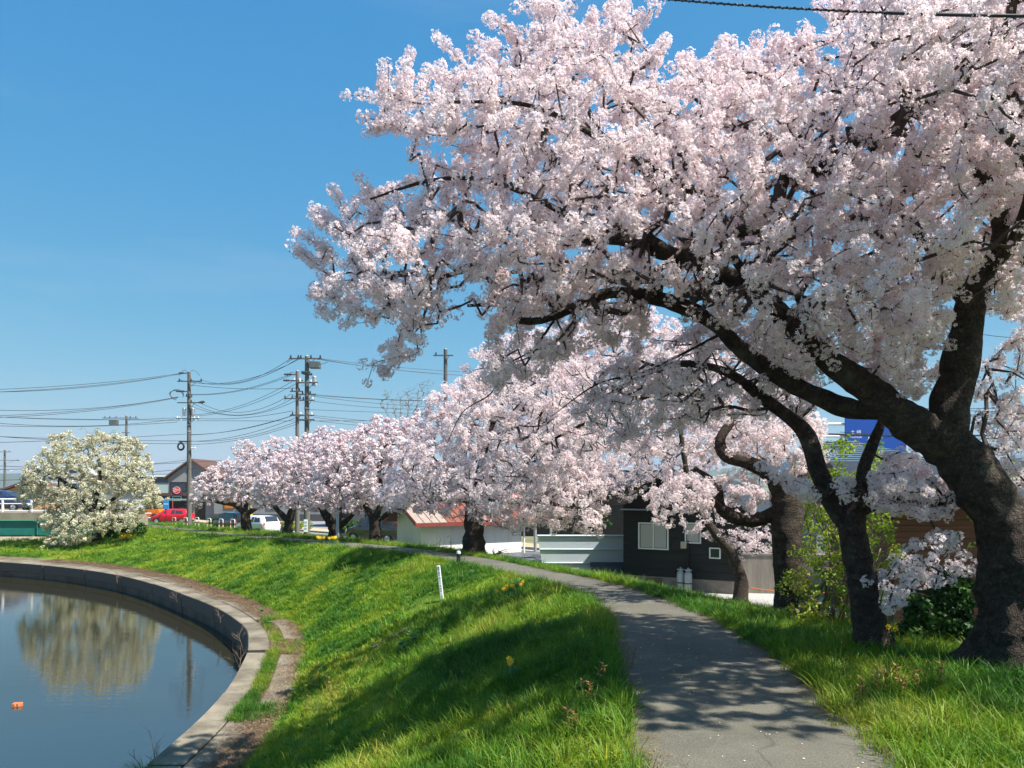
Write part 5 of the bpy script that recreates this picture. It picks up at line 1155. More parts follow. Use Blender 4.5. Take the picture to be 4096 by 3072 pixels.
# ------------------------------------------------------------------ vehicles
def car(label, pos, heading, st, paint, side_win, opts, group='cars parked by the road'):
    """st: stations (x, z_low, z_belt, z_top, half width low, belt, top) from tail to nose; side_win: window outlines (x,z)"""
    root = empty('car', pos, label, 'car', group, heading)
    X = [s[0] for s in st]
    def itp(i, x): return float(np.interp(x, X, [s[i] for s in st]))
    xs = np.linspace(X[0], X[-1], 34); vs = []; 
    for x in xs:
        zl, zb, zt, wl, wb, wt = [itp(i, x) for i in range(1, 7)]
        half = [(0, zl), (wl * .92, zl), (wl, zl + .09), (wb * 1.0, zl + (zb - zl) * .55), (wb, zb - .05), (wb * .985, zb), (wt + (wb - wt) * .12, zt - (zt - zb) * .18), (wt * .93, zt - .02 * (zt > zb + .1)), (wt * .55, zt + .015), (0, zt + .02)]
        ringp = half + [(-y, z) for y, z in half[-2:0:-1]]
        vs += [(x, y, z) for y, z in ringp]
    m = 18; fs = [[i * m + k, i * m + (k + 1) % m, (i + 1) * m + (k + 1) % m, (i + 1) * m + k] for i in range(len(xs) - 1) for k in range(m)]
    fs += [list(range(m)), [(len(xs) - 1) * m + k for k in range(m)]]
    body = MB().add(vs, fs).build('body', paint, root, True)
    def sy(x, z):
        zb, zt, wb, wt = itp(2, x), itp(3, x), itp(5, x), itp(6, x)
        zc = zt - (zt - zb) * .18; wc = wt + (wb - wt) * .12
        return wb * .985 + (wc - wb * .985) * min(1.25, max(0, (z - zb) / max(.05, zc - zb)))
    for poly in side_win:
        for s in (1, -1):
            a = [(x, s * (sy(x, z) + .006), z) for x, z in poly]; b = [(x, s * (sy(x, z) - .03), z) for x, z in poly]; n = len(poly)
            MB().add(a + b, [list(range(n)), list(range(n, 2 * n))] + [[i, (i + 1) % n, n + (i + 1) % n, n + i] for i in range(n)]).build('side_window', M_glass, root)
    for nm, x0, x1, inset in opts['screens']:       # windscreen and rear window between two stations on the roof line
        z0, z1 = itp(3, x0), itp(3, x1); w0, w1 = itp(6, x0) * inset, itp(6, x1) * inset; d = .02; e = .022
        sg_ = 1 if x0 > x1 else -1
        lo = sg_ * .03
        MB().add([(x0 + lo, -w0, z0 + e), (x0 + lo, w0, z0 + e), (x1 + lo, w1, z1 + e), (x1 + lo, -w1, z1 + e), (x0, -w0, z0 - d), (x0, w0, z0 - d), (x1, w1, z1 - d), (x1, -w1, z1 - d)],
                 [(0, 1, 2, 3), (4, 7, 6, 5), (0, 4, 5, 1), (1, 5, 6, 2), (2, 6, 7, 3), (3, 7, 4, 0)]).build(nm, M_glass, root)
    R0 = opts['wheel']; wbm = max(s[5] for s in st)
    for x in opts['axles']:
        for s in (1, -1):
            ym = s * (wbm - .02); pr = [(R0 * .62, -.10), (R0 * .97, -.10), (R0, -.06), (R0, .06), (R0 * .97, .10), (R0 * .62, .10)]
            w = MB().lathe(pr, (x, ym - s * .09, R0), 20, 'y').build('wheel', M_rubber, root, True)
            rim = MB().lathe([(R0 * .66, .0), (R0 * .64, .015), (.05, .008), (.05, 0)], (x, ym + s * .012, R0), 20, 'y')
            rim.build('rim', M_steel if opts.get('alloy', 1) else M_black, w, True)
            for q in range(5):
                a = q * 1.2566; c, sn = math.cos(a), math.sin(a)
                MB().tube([(x + c * .05, ym + s * .028, R0 + sn * .05), (x + c * R0 * .6, ym + s * .028, R0 + sn * R0 * .6)], .022, 5).build('spoke', M_steel, w)
            MB().lathe([(R0 * 1.16, -.02), (R0 * 1.16, .004), (R0 * 1.03, .004), (R0 * 1.03, -.02)], (x, s * (wbm - .012), R0 + .01), 22, 'y', True).build('wheel_arch', M_rubber, root)
    for p, sz, mm, nm in opts['lamps']:
        for s in (1, -1):
            x, y, z = p; y *= s; a, b, c = sz
            MB().bbox(x - a, x + a, y - b, y + b, z - c, z + c, min(sz) * .5).build(nm, mm, root)
    for x in opts.get('mirror', []):
        for s in (1, -1): MB().bbox(x - .06, x + .06, s * (wbm + .08) - .09, s * (wbm + .08) + .09, itp(2, x) + .04, itp(2, x) + .18, .03).build('mirror', paint, root)
    if 'plate' in opts:
        x, z, mm = opts['plate']; MB().box(x - .012, x + .012, -.165, .165, z - .08, z + .08).build('number_plate', mm, root)
    x0, x1, zz = X[0], X[-1], opts.get('sill', .26)
    for s in (1, -1): MB().box(opts['axles'][0] + R0 * 1.1, opts['axles'][1] - R0 * 1.1, s * wbm * .98 - .02, s * wbm * .98 + .012, zz - .05, zz + .03).build('sill', M_rubber, root)
    for x in (x0, x1):
        MB().bbox(x - .04, x + .04, -.55, .55, zz, zz + .13, .02).build('bumper_insert', M_rubber, root)
    return root
M_red = mat('red_car_paint', (.62, .008, .02), .25, coat=1.0); M_kei = mat('black_car_paint', (.010, .012, .013), .2, coat=1.0); M_wcar = mat('white_car_paint', (.76, .77, .78), .25, coat=1.0); M_van = mat('dark_brown_paint', (.035, .031, .028), .22, coat=1.0); M_bcar = mat('blue_car_paint', (.02, .03, .10), .25, coat=1)
M_lampw = mat('headlamp', (.75, .78, .82), .15); M_lampr = mat('tail_lamp', (.55, .01, .012), .2); M_plw = mat('white_plate', (.75, .76, .72), .5); M_ply = mat('yellow_plate', (.75, .52, .01), .5)
hatch = [(-1.95,.42,.78,.80,.62,.70,.60),(-1.86,.24,.92,1.02,.72,.80,.62),(-1.62,.2,.97,1.44,.78,.84,.60),(-.9,.18,.97,1.51,.80,.85,.62),(.2,.18,.95,1.50,.80,.85,.62),(.55,.18,.94,1.40,.80,.85,.62),(1.15,.18,.93,1.01,.80,.84,.66),(1.6,.19,.84,.88,.79,.82,.62),(1.86,.24,.70,.72,.72,.74,.56),(1.95,.34,.56,.57,.58,.60,.46)]
def hatch_opts(rear_plate): return dict(screens=[('windscreen', 1.08, .52, .92), ('rear_window', -1.83, -1.62, .86)], wheel=.295, axles=[-1.22, 1.26], lamps=[((1.66,.60,.72),(.16,.09,.06),M_lampw,'headlamp'),((-1.84,.70,.86),(.08,.07,.13),M_lampr,'tail_lamp')], mirror=[.78], plate=rear_plate)
hw = [[(-1.45,1.02),(-.62,1.0),(-.62,1.40),(-1.2,1.37)],[(-.56,1.0),(.78,.99),(.42,1.33),(.1,1.41),(-.56,1.41)]]
rp = at(172.5, 521, 79); car('bright red hatchback parked side-on before the grey building', (rp.x, 79, GZ + .01), R_(180), hatch, M_red, hw, hatch_opts((1.965, .5, M_plw)))
kei = [(-1.68,.34,.86,.9,.62,.70,.60),(-1.62,.24,.98,1.50,.70,.735,.60),(-1.3,.2,1.0,1.63,.72,.74,.63),(0,.19,1.0,1.65,.72,.74,.63),(.75,.19,.99,1.52,.72,.74,.62),(1.1,.2,.98,1.08,.72,.735,.62),(1.5,.22,.88,.92,.70,.71,.58),(1.7,.32,.64,.66,.60,.62,.48)]
kw = [[(-1.42,1.04),(-.72,1.04),(-.72,1.52),(-1.36,1.51)],[(-.66,1.04),(.2,1.04),(.2,1.52),(-.66,1.52)],[(.26,1.04),(1.0,1.03),(.72,1.44),(.26,1.5)]]
kp = at(231, 532, 64.5); car('black boxy small car with a yellow plate under the spreading cherry', (kp.x, 64.5, GZ + .01), math.atan2(.62, -.78), kei, M_kei, kw, dict(screens=[('windscreen', 1.08, .78, .92), ('rear_window', -1.645, -1.61, .0) if 0 else ('windscreen_top', .8, .76, .9)], wheel=.28, axles=[-1.12, 1.22], lamps=[((1.5,.55,.8),(.1,.09,.08),M_lampw,'headlamp'),((-1.63,.62,.92),(.05,.06,.16),M_lampr,'tail_lamp')], mirror=[.9], plate=(-1.69, .74, M_ply)))
kroot = bpy.data.objects[[o.name for o in bpy.data.objects if o.get('label', '').startswith('black boxy')][0]]
MB().prism([(-.56, 1.05), (.56, 1.05), (.50, 1.48), (-.50, 1.48)], 'x', -1.66, -1.60).build('rear_window', M_glass, kroot)
wp = at(258, 534, 61); car('white saloon car parked between two cherry trunks', (wp.x, 61, GZ + .01), math.atan2(.62, -.78), hatch, M_wcar, hw, hatch_opts((-1.96, .62, M_plw)))
van = [(-2.2,.36,.95,1.0,.72,.80,.66),(-2.12,.26,1.05,1.62,.80,.86,.68),(-1.8,.2,1.08,1.80,.83,.87,.71),(0,.19,1.06,1.84,.83,.87,.72),(.7,.19,1.05,1.70,.83,.87,.71),(1.35,.2,1.03,1.12,.82,.86,.70),(1.95,.22,.92,.96,.80,.82,.64),(2.2,.34,.66,.68,.66,.68,.5)]
vw = [[(-1.95,1.14),(-.9,1.13),(-.9,1.66),(-1.85,1.63)],[(-.82,1.12),(.3,1.11),(.3,1.66),(-.82,1.66)],[(.38,1.1),(1.15,1.09),(.75,1.56),(.38,1.64)]]
vp = at(378, 543, 52.5); car('dark brown minivan parked beside the white hut', (vp.x, 52.5, GZ + .01), math.atan2(.45, -.89), van, M_van, vw, dict(screens=[('windscreen', 1.3, .75, .92), ('rear_window', -2.1, -1.85, .86)], wheel=.33, axles=[-1.35, 1.4], lamps=[((1.95,.64,.82),(.16,.1,.07),M_lampw,'headlamp'),((-2.1,.76,1.2),(.07,.07,.2),M_lampr,'tail_lamp')], mirror=[.95], plate=(-2.21, .8, M_plw)))
car('dark blue car crossing the green bridge behind the white railing', (-38.2, 59.3, -.1 + 0.01), 0, hatch, M_bcar, hw, hatch_opts((1.965, .5, M_plw)), None)
# orange work vehicle beside the red car
M_or = mat('orange_machine_paint', (.72, .16, .01), .45, var=.12, scale=5)
op = at(149, 519, 84); om = empty('loader', (op.x, 84, GZ + .01), 'orange work loader parked behind the red hatchback', 'loader', rz=math.pi)
MB().prism([(-1.4, .5), (1.5, .5), (1.7, .75), (1.4, 1.05), (.5, 1.12), (.3, 1.35), (-1.3, 1.35), (-1.5, .9)], 'y', -.75, .75).build('body', M_or, om)
MB().prism([(1.55, .12), (2.3, .12), (2.45, .3), (1.9, .8), (1.6, .8)], 'y', -.95, .95).build('bucket', M_or, om)
MB().box(-.9, .2, -.6, .6, 1.35, 1.5).box(-.9, -.8, -.6, -.5, 1.5, 2.25).box(-.9, -.8, .5, .6, 1.5, 2.25).box(.1, .2, -.6, -.5, 1.5, 2.25).box(.1, .2, .5, .6, 1.5, 2.25).build('cab_frame', M_black, om)
MB().bbox(-1.0, .3, -.7, .7, 2.25, 2.36, .03).build('cab_roof', M_or, om); MB().box(-.35, .05, -.3, .3, 1.4, 2.6).build('exhaust_stack', M_or, om)
MB().box(-.6, .5, -.765, -.752, .86, 1.0).box(-.6, .5, .752, .765, .86, 1.0).build('white_stripe', M_sw, om)
for x in (-.95, .95):
    for s in (1, -1):
        w = MB().lathe([(.25, -.14), (.42, -.14), (.45, -.08), (.45, .08), (.42, .14), (.25, .14)], (x, s * .78, .45), 18, 'y').build('wheel', M_rubber, om, True); MB().lathe([(.26, 0), (.24, .02), (.03, .02)], (x, s * .9, .45), 14, 'y').build('rim', M_or, w)
def cone(px_, Y, label):
    p = at(px_, 520, Y); c = empty('traffic_cone', (p.x, Y, GZ + .01), label, 'traffic cone', 'cones by the crossing')
    MB().bbox(-.19, .19, -.19, .19, 0, .04, .01).build('base', mat('cone_red', (.6, .05, .03), .5), c); MB().lathe([(.14, .04), (.095, .27), (.06, .45), (.03, .68), (.02, .70)], n=14).build('body', mat('cone_red2', (.6, .05, .03), .5), c, True)
    for a, b, z0, z1 in ((.116, .090, .20, .34), (.075, .055, .42, .55)): MB().lathe([(a, z0), (b, z1), (b - .01, z1), (a - .01, z0)], n=14, loop=True).build('band', M_sw, c)
cone(137.8, 80, 'red and white traffic cone farther from the red car'); cone(141, 80.5, 'red and white traffic cone nearer the red car')
cb = at(146, 516, 81); bar_ = empty('barrier_bar', (cb.x, 81, GZ), 'white low barrier bar between cones and red car', 'barrier')
MB().tube([(-1.6, 0, .55), (1.4, 0, .55)], .035, 8).build('bar', M_sw, bar_); MB().tube([(-1.5, 0, 0), (-1.5, 0, .55)], .02, 6).build('leg', M_sw, bar_); MB().tube([(1.3, 0, 0), (1.3, 0, .55)], .02, 6).build('leg', M_sw, bar_)

# ------------------------------------------------------------------ street furniture
M_hoop = mat('hoop_white', (.62, .63, .63), .4); M_hoopr = mat('hoop_red', (.35, .05, .04), .5)
for k, (hx, Y) in enumerate([(174, 68.5), (185.5, 67), (197, 65.5), (209, 64), (221, 62.5), (232.6, 61)]):
    p = at(hx, 530, Y); h = empty('guard_hoop', (p.x, Y, gz(p.x, Y)), ['white hoop barrier standing in a grass tuft, first from the bridge', 'white hoop barrier second from the bridge end', 'white hoop barrier third from the bridge end', 'white hoop barrier just before the black car front', 'white hoop barrier beside the black car rear wheel', 'white hoop barrier last in line under the spreading cherry'][k], 'barrier', 'hoop barriers along the kerb', math.atan2(.714, -.70))
    arcp = [(-.36, 0, 0), (-.36, 0, .62), (-.33, 0, .70), (-.26, 0, .74), (.26, 0, .74), (.33, 0, .70), (.36, 0, .62), (.36, 0, 0)]
    MB().tube(arcp, .036, 8).build('hoop', M_hoop, h, True)
    for x in (-.36, .36): MB().cyl((x, 0), .040, .28, .46, 8).build('red_band', M_hoopr, h)
bs = at(166, 525, 75); bus = empty('bus_stop_sign', (bs.x, 75, GZ), 'slim post with a blue plate standing before the red car', 'sign')
MB().cyl((0, 0), .035, 0, 1.6, 8).build('post', M_black, bus); MB().bbox(-.27, .27, -.03, .03, 1.6, 2.5, .02).build('plate', mat('sky_blue_plate', (.03, .26, .62), .5), bus); MB().box(-.22, .22, -.036, -.031, 2.05, 2.12).build('stripe', M_sw, bus); MB().cyl((0, 0), .04, 2.5, 2.56, 8).build('cap', M_black, bus)
rs_ = at(176.8, 489, 80); rsg = empty('shop_sign', (rs_.x, 80, GZ), 'round red shop sign with white lettering on a red post', 'sign')
MB().tube([(-.43, 0, 0), (-.43, 0, 2.3)], .05, 8).build('post', mat('rust_red', (.30, .05, .03), .6), rsg)
MB().prism([(-.46, 2.85)] + [(.46 * math.cos(a), 3.35 + .46 * math.sin(a)) for a in np.linspace(math.pi, 0, 14)] + [(.46, 2.85)], 'y', -.03, .06).build('board', mat('plum_board', (.08, .02, .06), .6), rsg)
MB().lathe([(.34, 0), (.34, .02)], (0, -.055, 3.38), 24, 'y').build('disc', mat('sign_red', (.68, .05, .03), .5), rsg); 
MB().lathe([(.36, 0), (.36, .03), (.335, .03), (.335, 0)], (0, -.065, 3.38), 24, 'y', True).build('ring', M_sw, rsg)
mk = MB()
for x, z, w, h in [(-.22,3.44,.10,.03),(-.18,3.36,.03,.13),(-.24,3.34,.06,.03),(-.08,3.36,.03,.14),(-.04,3.42,.09,.03),(-.02,3.33,.06,.03),(.10,3.35,.03,.14),(.13,3.42,.10,.03),(.18,3.34,.03,.10),(-.2,3.52,.4,.025),(-.16,3.25,.32,.04)]: mk.box(x - w / 2 if w > .15 else x, x + w / 2 if w > .15 else x + w, -.064, -.058, z, z + h)
mk.v = [(x - (.0 if abs(x) < 9 else 0), y, z) for x, y, z in mk.v]; mk.build('lettering', M_sw, rsg)
fr = MB()
for b in [(-.46, .46, 2.72, 2.76), (-.46, .46, 2.3, 2.34), (-.46, -.42, 2.3, 2.76), (.42, .46, 2.3, 2.76), (-.46, .46, 2.52, 2.545)]: fr.box(b[0], b[1], -.02, .02, b[2], b[3])
fr.build('lower_frame', mat('teal_frame', (.18, .42, .40), .5), rsg)

# white survey post leaning on the slope
q0 = gat(442.3, 600); wpst = empty('marker_post', q0, 'white leaning marker post with black vertical lettering on the slope', 'post'); 
tilt = math.atan2(3.9, 34.0); wpst.rotation_euler = (0, -tilt, 0)
hp = 34.5 / FPX * q0.y; wd = 3.2 / FPX * q0.y
MB().bbox(-wd / 2, wd / 2, -wd / 2, wd / 2, -.1, hp, .006).build('shaft', mat('post_white', (.78, .80, .80), .55, var=.05, scale=9), wpst)
ink = mat('black_ink', (.03, .03, .04), .6)
for k, ch in enumerate('護岸工事平成三十年四月一日'):
    sz = wd * (.62 if k < 4 else .66); zz = hp * (.955 - .058 * k) if k < 4 else hp * (.955 - .058 * 4 - .075 * (k - 4) - .01)
    text('lettering', ch, sz, ink, wpst, (0, -wd / 2 - .003, zz), (R_(90), 0, 0), extrude=.0005)
# dark capped stub beside the path
q1 = gat(458.5, 565); st_ = empty('path_stub', q1, 'short dark post with a pale cap at the path edge', 'post')
MB().cyl((0, 0), .055, -.05, .30, 12).build('shaft', M_black, st_, True); MB().lathe([(.058, .30), (.058, .34), (.045, .37), (.01, .38)], n=12).build('cap', mat('pale_cap', (.5, .62, .6), .5), st_, True)

# ------------------------------------------------------------------ poles and wires
M_arm = mat('crossarm_steel', (.09, .095, .10), .6, var=.2, scale=4); M_insd = mat('dark_insulator', (.02, .021, .026), .4)
def pole(label, X, Y, ztop, r0, r1, arms, extras=(), m=None, group='utility poles', z0=GZ, rz=0.0, k=1.0):
    arms = [(dz * k, x0 * k, x1 * k, [(x * k, q) for x, q in ins]) for dz, x0, x1, ins in arms]; extras = [(q, dz * k, x * k, sz * (k if q != 'band' else 1)) for q, dz, x, sz in extras]
    p = empty('utility_pole', (X, Y, z0), label, 'utility pole', group, rz); H = ztop - z0
    MB().tube([(0, 0, 0), (0, 0, H * .5), (0, 0, H)], [r0, (r0 + r1) / 2, r1], 14).build('shaft', m or M_polec, p, True)
    MB().lathe([(r1 * 1.02, H), (r1 * .6, H + .06), (.01, H + .08)], n=12).build('cap', M_steel, p)
    for dz, x0, x1, ins in arms:
        z = H - dz; MB().box(x0, x1, -r0 - .09, -r0 - .01, z - .045, z + .045).build('crossarm', M_arm, p)
        if x1 - x0 > 1.0: MB().tube([((x0 + x1) / 2 + .55 * (x1 - x0) / 2, -r0 - .05, z - .05), (0, -r0 * .9, z - .65)], .02, 5).build('brace', M_arm, p)
        for x, kind in ins:
            if kind == 'u': MB().lathe([(.03, 0), (.075, .03), (.035, .07), (.07, .10), (.03, .14), (.055, .17), (.02, .21)], (x, -r0 - .05, z + .045), 10).build('insulator', M_insd, p)
            elif kind == 'w': MB().lathe([(.03, 0), (.08, .03), (.04, .07), (.07, .11), (.02, .16)], (x, -r0 - .05, z + .045), 10).build('insulator', M_porc, p)
            elif kind == 'd': MB().lathe([(.03, 0), (.075, -.05), (.03, -.09), (.07, -.13), (.02, -.18)], (x, -r0 - .05, z - .045), 10).build('insulator', M_porc, p)
            elif kind in ('hl', 'hr'):
                s = -1 if kind == 'hl' else 1
                MB().lathe([(.03, 0), (.10, s * .08), (.05, s * .14), (.11, s * .22), (.05, s * .30), (.09, s * .38), (.02, s * .5)], (x, -r0 - .05, z + .02), 10, 'x').build('insulator', M_insd, p)
    for kind, dz, x, sz in extras:
        z = H - dz
        if kind == 'box': MB().bbox(x - sz / 2, x + sz / 2, -.28, .28, z - sz * .32, z + sz * .32, .03).build('switch_box', mat('switch_grey', (.10, .115, .11), .6, var=.15), p)
        if kind == 'drum':
            MB().lathe([(.03, -.32), (.17, -.32), (.17, -.28), (.155, -.28), (.155, .28), (.17, .28), (.15, .33), (.03, .35)], (x, -.1, z), 14).build('transformer', M_steel, p, True)
        if kind == 'coil':
            for q in range(4): MB().tube([(x + (sz - .03 * q) * math.cos(a), -.25 - .03 * (q % 2), z + (sz - .03 * q) * 1.12 * math.sin(a)) for a in np.linspace(0, 6.283, 26)], .035, 6, False).build('cable_coil', M_wire, p)
        if kind == 'loop':
            for q in range(3):
                MB().tube([(x + sz * (math.cos(a) - .1 * q * math.sin(a)), -.2 - .08 * q, z + sz * (.8 - .12 * q) * math.sin(a)) for a in np.linspace(-.6 + .2 * q, 4.6, 20)], .018, 5, False).build('jumper_wire', M_wire, p)
        if kind == 'arc':
            MB().tube([(x * t, -.25, z + sz * math.sin(t * math.pi) - .25 * t) for t in np.linspace(0, 1, 14)], .016, 5, False).build('jumper_wire', M_wire, p)
        if kind == 'lamp':
            MB().tube([(0, 0, z), (x * .6, -.1, z + .1), (x, -.2, z + .1)], .03, 6).build('lamp_arm', M_steel, p); MB().bbox(x - .2, x + .2, -.3, -.1, z, z + .12, .03).build('lamp_head', M_white, p)
        if kind == 'band':
            MB().cyl((0, 0), sz, z - .05, z + .05, 12).build('band', M_steel, p)
    for q in range(8):  # step bolts
        z = 2.2 + q * (H - 3) / 8; MB().tube([(-r0 * .8, 0, z), (-r0 - .16, 0, z)], .014, 5).build('step_bolt', M_steel, p)
    return p
X1, Y1_ = -28.2, 69.0
pole('tall utility pole left of the cherry row with a coiled cable hung on it', X1, Y1_, 11.75, .23, .14,
     [(.25, -.95, .1, [(-.5, 'hl')]), (1.4, -1.5, 2.0, [(-1.2, 'u'), (.45, 'u'), (1.9, 'u')]), (2.85, -1.4, .1, [(-.45, 'hl'), (-.9, 'hl')]), (4.45, -1.5, 1.7, [(.5, 'u'), (1.5, 'hr')]), (6.75, -1.6, 1.6, [(-1.5, 'w'), (-1.2, 'w'), (-.95, 'd'), (.95, 'w'), (1.2, 'd'), (1.5, 'w')]), (10.0, -1.3, .3, [])],
     [('box', 3.4, 0, .62), ('drum', 5.75, -.62, .3), ('drum', 5.75, .62, .3), ('coil', 10.7, -1.0, .50), ('loop', 3.3, -1.6, .95), ('arc', .2, 1.7, .55), ('arc', .2, -1.2, .6), ('loop', 4.4, 2.1, .28), ('band', 7.6, 0, .2), ('band', 8.5, 0, .205), ('lamp', 11.0, .75, 1)], k=.61)
X2, Y2_ = -14.2, 54.7
pole('tallest utility pole rising behind the cherry row with a grey switch box', X2, Y2_, 10.75, .21, .135,
     [(.35, -2.0, 1.9, [(-1.8, 'u'), (-.9, 'u'), (-.6, 'u'), (.6, 'u'), (1.7, 'u')]), (1.9, -.55, .5, []), (3.2, -.9, 1.4, [(-.7, 'w'), (.6, 'w'), (1.2, 'd')]), (4.6, -.9, 1.2, [(-.4, 'u'), (.5, 'u')]), (5.3, -.8, 1.0, [(-.3, 'u'), (.8, 'w')]), (7.1, -1.9, 1.0, [(-1.6, 'u'), (.7, 'w')]), (7.6, -.8, 1.0, [])],
     [('box', 1.05, .95, 1.25), ('box', 2.0, -.35, .45), ('box', 2.1, .35, .4), ('arc', .3, 2.6, -.5), ('arc', .4, -2.3, .35), ('drum', 3.0, .95, .2), ('band', 6.2, 0, .2)], k=.58)
X3, Y3_ = -16.85, 62.0
pole('thinner utility pole standing close behind the tallest one', X3, Y3_, 10.8, .18, .12,
     [(.55, -1.1, .1, [(-.6, 'hl'), (-.9, 'hl')]), (1.4, -1.4, .9, [(-1.0, 'hl'), (-.3, 'w'), (.5, 'w')]), (2.9, -.9, .8, [(-.6, 'u'), (.4, 'u')]), (3.9, -1.7, .7, [(-1.6, 'u'), (-.6, 'u'), (.5, 'u')]), (6.2, -.9, .9, [(-.6, 'w'), (.6, 'w')])], [('arc', 3.8, -1.7, .7), ('arc', .5, -1.4, .5)], k=.56)
pole('distant utility pole with one long crossarm behind the creamy tree', -48.8, 100, 10.75, .2, .13, [(.35, -2.9, 1.6, [(-2.6, 'u'), (-2.0, 'u'), (-1.2, 'u'), (.6, 'u'), (1.3, 'u')]), (2.2, -.7, .5, [])], [('box', .9, -1.6, 1.0), ('drum', 3.0, 0, .3)])
pole('distant thin utility pole at the left frame edge', -96.3, 150, 8.75, .26, .18, [(.4, -2.2, 1.4, [(-1.9, 'u'), (1.0, 'u')]), (2.0, -1, 3.0, [(2.4, 'hr')])], [('lamp', 4.0, 1.3, 1)])
pole('dark utility pole top showing just above the cherry crowns', -5.05, 60, 12.15, .2, .14, [(.5, -.9, .6, [(-.7, 'u')])], (), M_arm)
pole('slim grey lamp post right of the white hut', 1.32, 45, 3.6, .09, .07, [], [], M_steel, 'grey street posts'); pole('grey steel post behind the blue sheet fence', 3.85, 42, 3.4, .12, .10, [], [], M_steel, 'grey street posts'); pole('thin pale post between the lamp post and steel post', 2.35, 48, 2.2, .06, .05, [], [], M_steel, 'grey street posts')
pr = pole('dark pole leaning at the right frame edge', 13.2, 20.5, 5.5, .10, .09, [], [], M_wire, 'utility poles'); pr.rotation_euler = (0, R_(17), 0)
# boards fixed to the foot of the tallest pole
pb = empty('pole_board', (X2 - .02, Y2_ - .26, GZ + .6), 'small white notice board fixed low on the tallest pole', 'notice'); MB().bbox(-.13, .13, -.02, .02, 0, .85, .01).build('panel', M_sw, pb)
for q in range(3): MB().box(-.09, .09, -.026, -.021, .15 + q * .22, .29 + q * .22).build('notice', mat('notice_grey', (.35, .38, .4), .6), pb)
ps = at(251, 520, 66); yb = empty('striped_post', (ps.x, 66, GZ), 'yellow and black striped post behind the white car', 'post'); MB().cyl((0, 0), .13, 0, 5.0, 12).build('shaft', M_polec, yb)
for q in range(5): MB().cyl((0, 0), .136, .9 + q * .36, 1.08 + q * .36, 12).build('yellow_band', mat('hazard_yellow', (.75, .45, .01), .5), yb)
hp_ = at(337.5, 541, 39.4); hs = empty('marker_stake', (hp_.x, 39.4, gz(hp_.x, 39.4)), 'pale blue-white stake in front of the wide forked cherry', 'post'); MB().bbox(-.07, .07, -.05, .05, -.05, 1.75, .01).build('shaft', mat('pale_stake', (.45, .52, .55), .6), hs)

WG = {}
def wire(a, b, sag, label, group, r=.016, n=26):
    a, b = Vector(a), Vector(b); pts = [a.lerp(b, t) - Vector((0, 0, sag * 4 * t * (1 - t))) for t in np.linspace(0, 1, n)]
    return tag(MB().tube(pts, r, 5, False).build('overhead_wire', M_wire), label, 'wire', group)
def P1(dx, dz): return (X1 + dx * .61, Y1_ - .25, 11.75 - dz * .61)
def P2(dx, dz): return (X2 + dx * .58, Y2_ - .22, 10.75 - dz * .58)
def P3_(dx, dz): return (X3 + dx * .56, Y3_ - .2, 10.8 - dz * .56)
ORD = 'topmost,second,third,fourth,fifth,sixth,seventh,eighth,ninth,tenth,eleventh,twelfth,thirteenth,fourteenth,fifteenth,sixteenth,lowest'.split(',')
def numbered(ws, lab, grp):
    ws = sorted(ws, key=lambda w: -w[0][2])
    for i, (a, b, s, r) in enumerate(ws):
        o_ = 'topmost of its span' if i == 0 else ('lowest of its span' if i == len(ws) - 1 else ORD[i] + ' from the top')
        wire(a, b, s, lab + ', ' + o_, grp, r)
WL = []
lA, gA = 'black wire from the coiled-cable pole to the twin poles', 'wires between the tall poles'
for (a, b, s) in [(P1(1.9, 1.2), P2(-1.8, .3), .9), (P1(.45, 1.2), P2(-.9, .3), 1.0), (P1(-1.2, 1.2), P2(-.6, .3), .9), (P1(0, 3.2), P3_(-.9, .5), .5), (P1(0, 3.3), P3_(-.6, .6), .5), (P1(1.6, 4.4), P3_(-1.6, 3.8), 1.0), (P1(.5, 4.4), P3_(-.6, 3.9), 1.2), (P1(.2, 4.8), P3_(.5, 3.9), 1.1),
                  (P1(1.5, 6.7), P3_(-.5, 5.6), .25), (P1(.3, 6.2), P3_(-.6, 1.5), .6), (P1(.3, 6.4), P3_(.3, 1.6), .6), (P1(.2, 9.0), P3_(-.6, 6.3), .35), (P1(.2, 9.05), P2(-1.6, 7.1), .3), (P1(.2, 9.9), P2(-.5, 7.6), .5), (P1(.2, 10.4), P3_(.2, 7.4), .4), (P1(0.2, 1.9), P3_(0, 2.4), .2), (P1(.1, 9.95), P2(-.8, 7.2), .45)]:
    WL.append((a, b, s, .017))
numbered(WL, lA, gA)
WL = []
lB, gB = 'black wire leaving the coiled-cable pole toward the river', 'wires left of the coiled-cable pole'
def leftp(py, Y=52): return at(-60, py, Y)
for (a, py, s) in [(P1(-1.0, .25), 391, .3), (P1(-1.0, .35), 393.5, .35), (P1(-1.0, .30), 392, .5), (P1(-1.4, 3.6), 407.5, .6), (P1(-1.4, 3.65), 417, .4), (P1(-1.4, 3.7), 418.5, .45), (P1(-1.5, 6.6), 413, .3), (P1(-1.6, 6.75), 417.5, .6), (P1(-1.5, 7.2), 423.5, .3), (P1(-.2, 8.9), 444, .1), (P1(-.2, 9.9), 434, .1), (P1(-.2, 10.3), 432, .2), (P1(0, 12.6), 462, .5)]:
    WL.append((a, leftp(py), s, .019))
numbered(WL, lB, gB)
WL = []
lC, gC = 'black wire from the tallest pole toward the great cherry', 'wires right of the tallest pole'
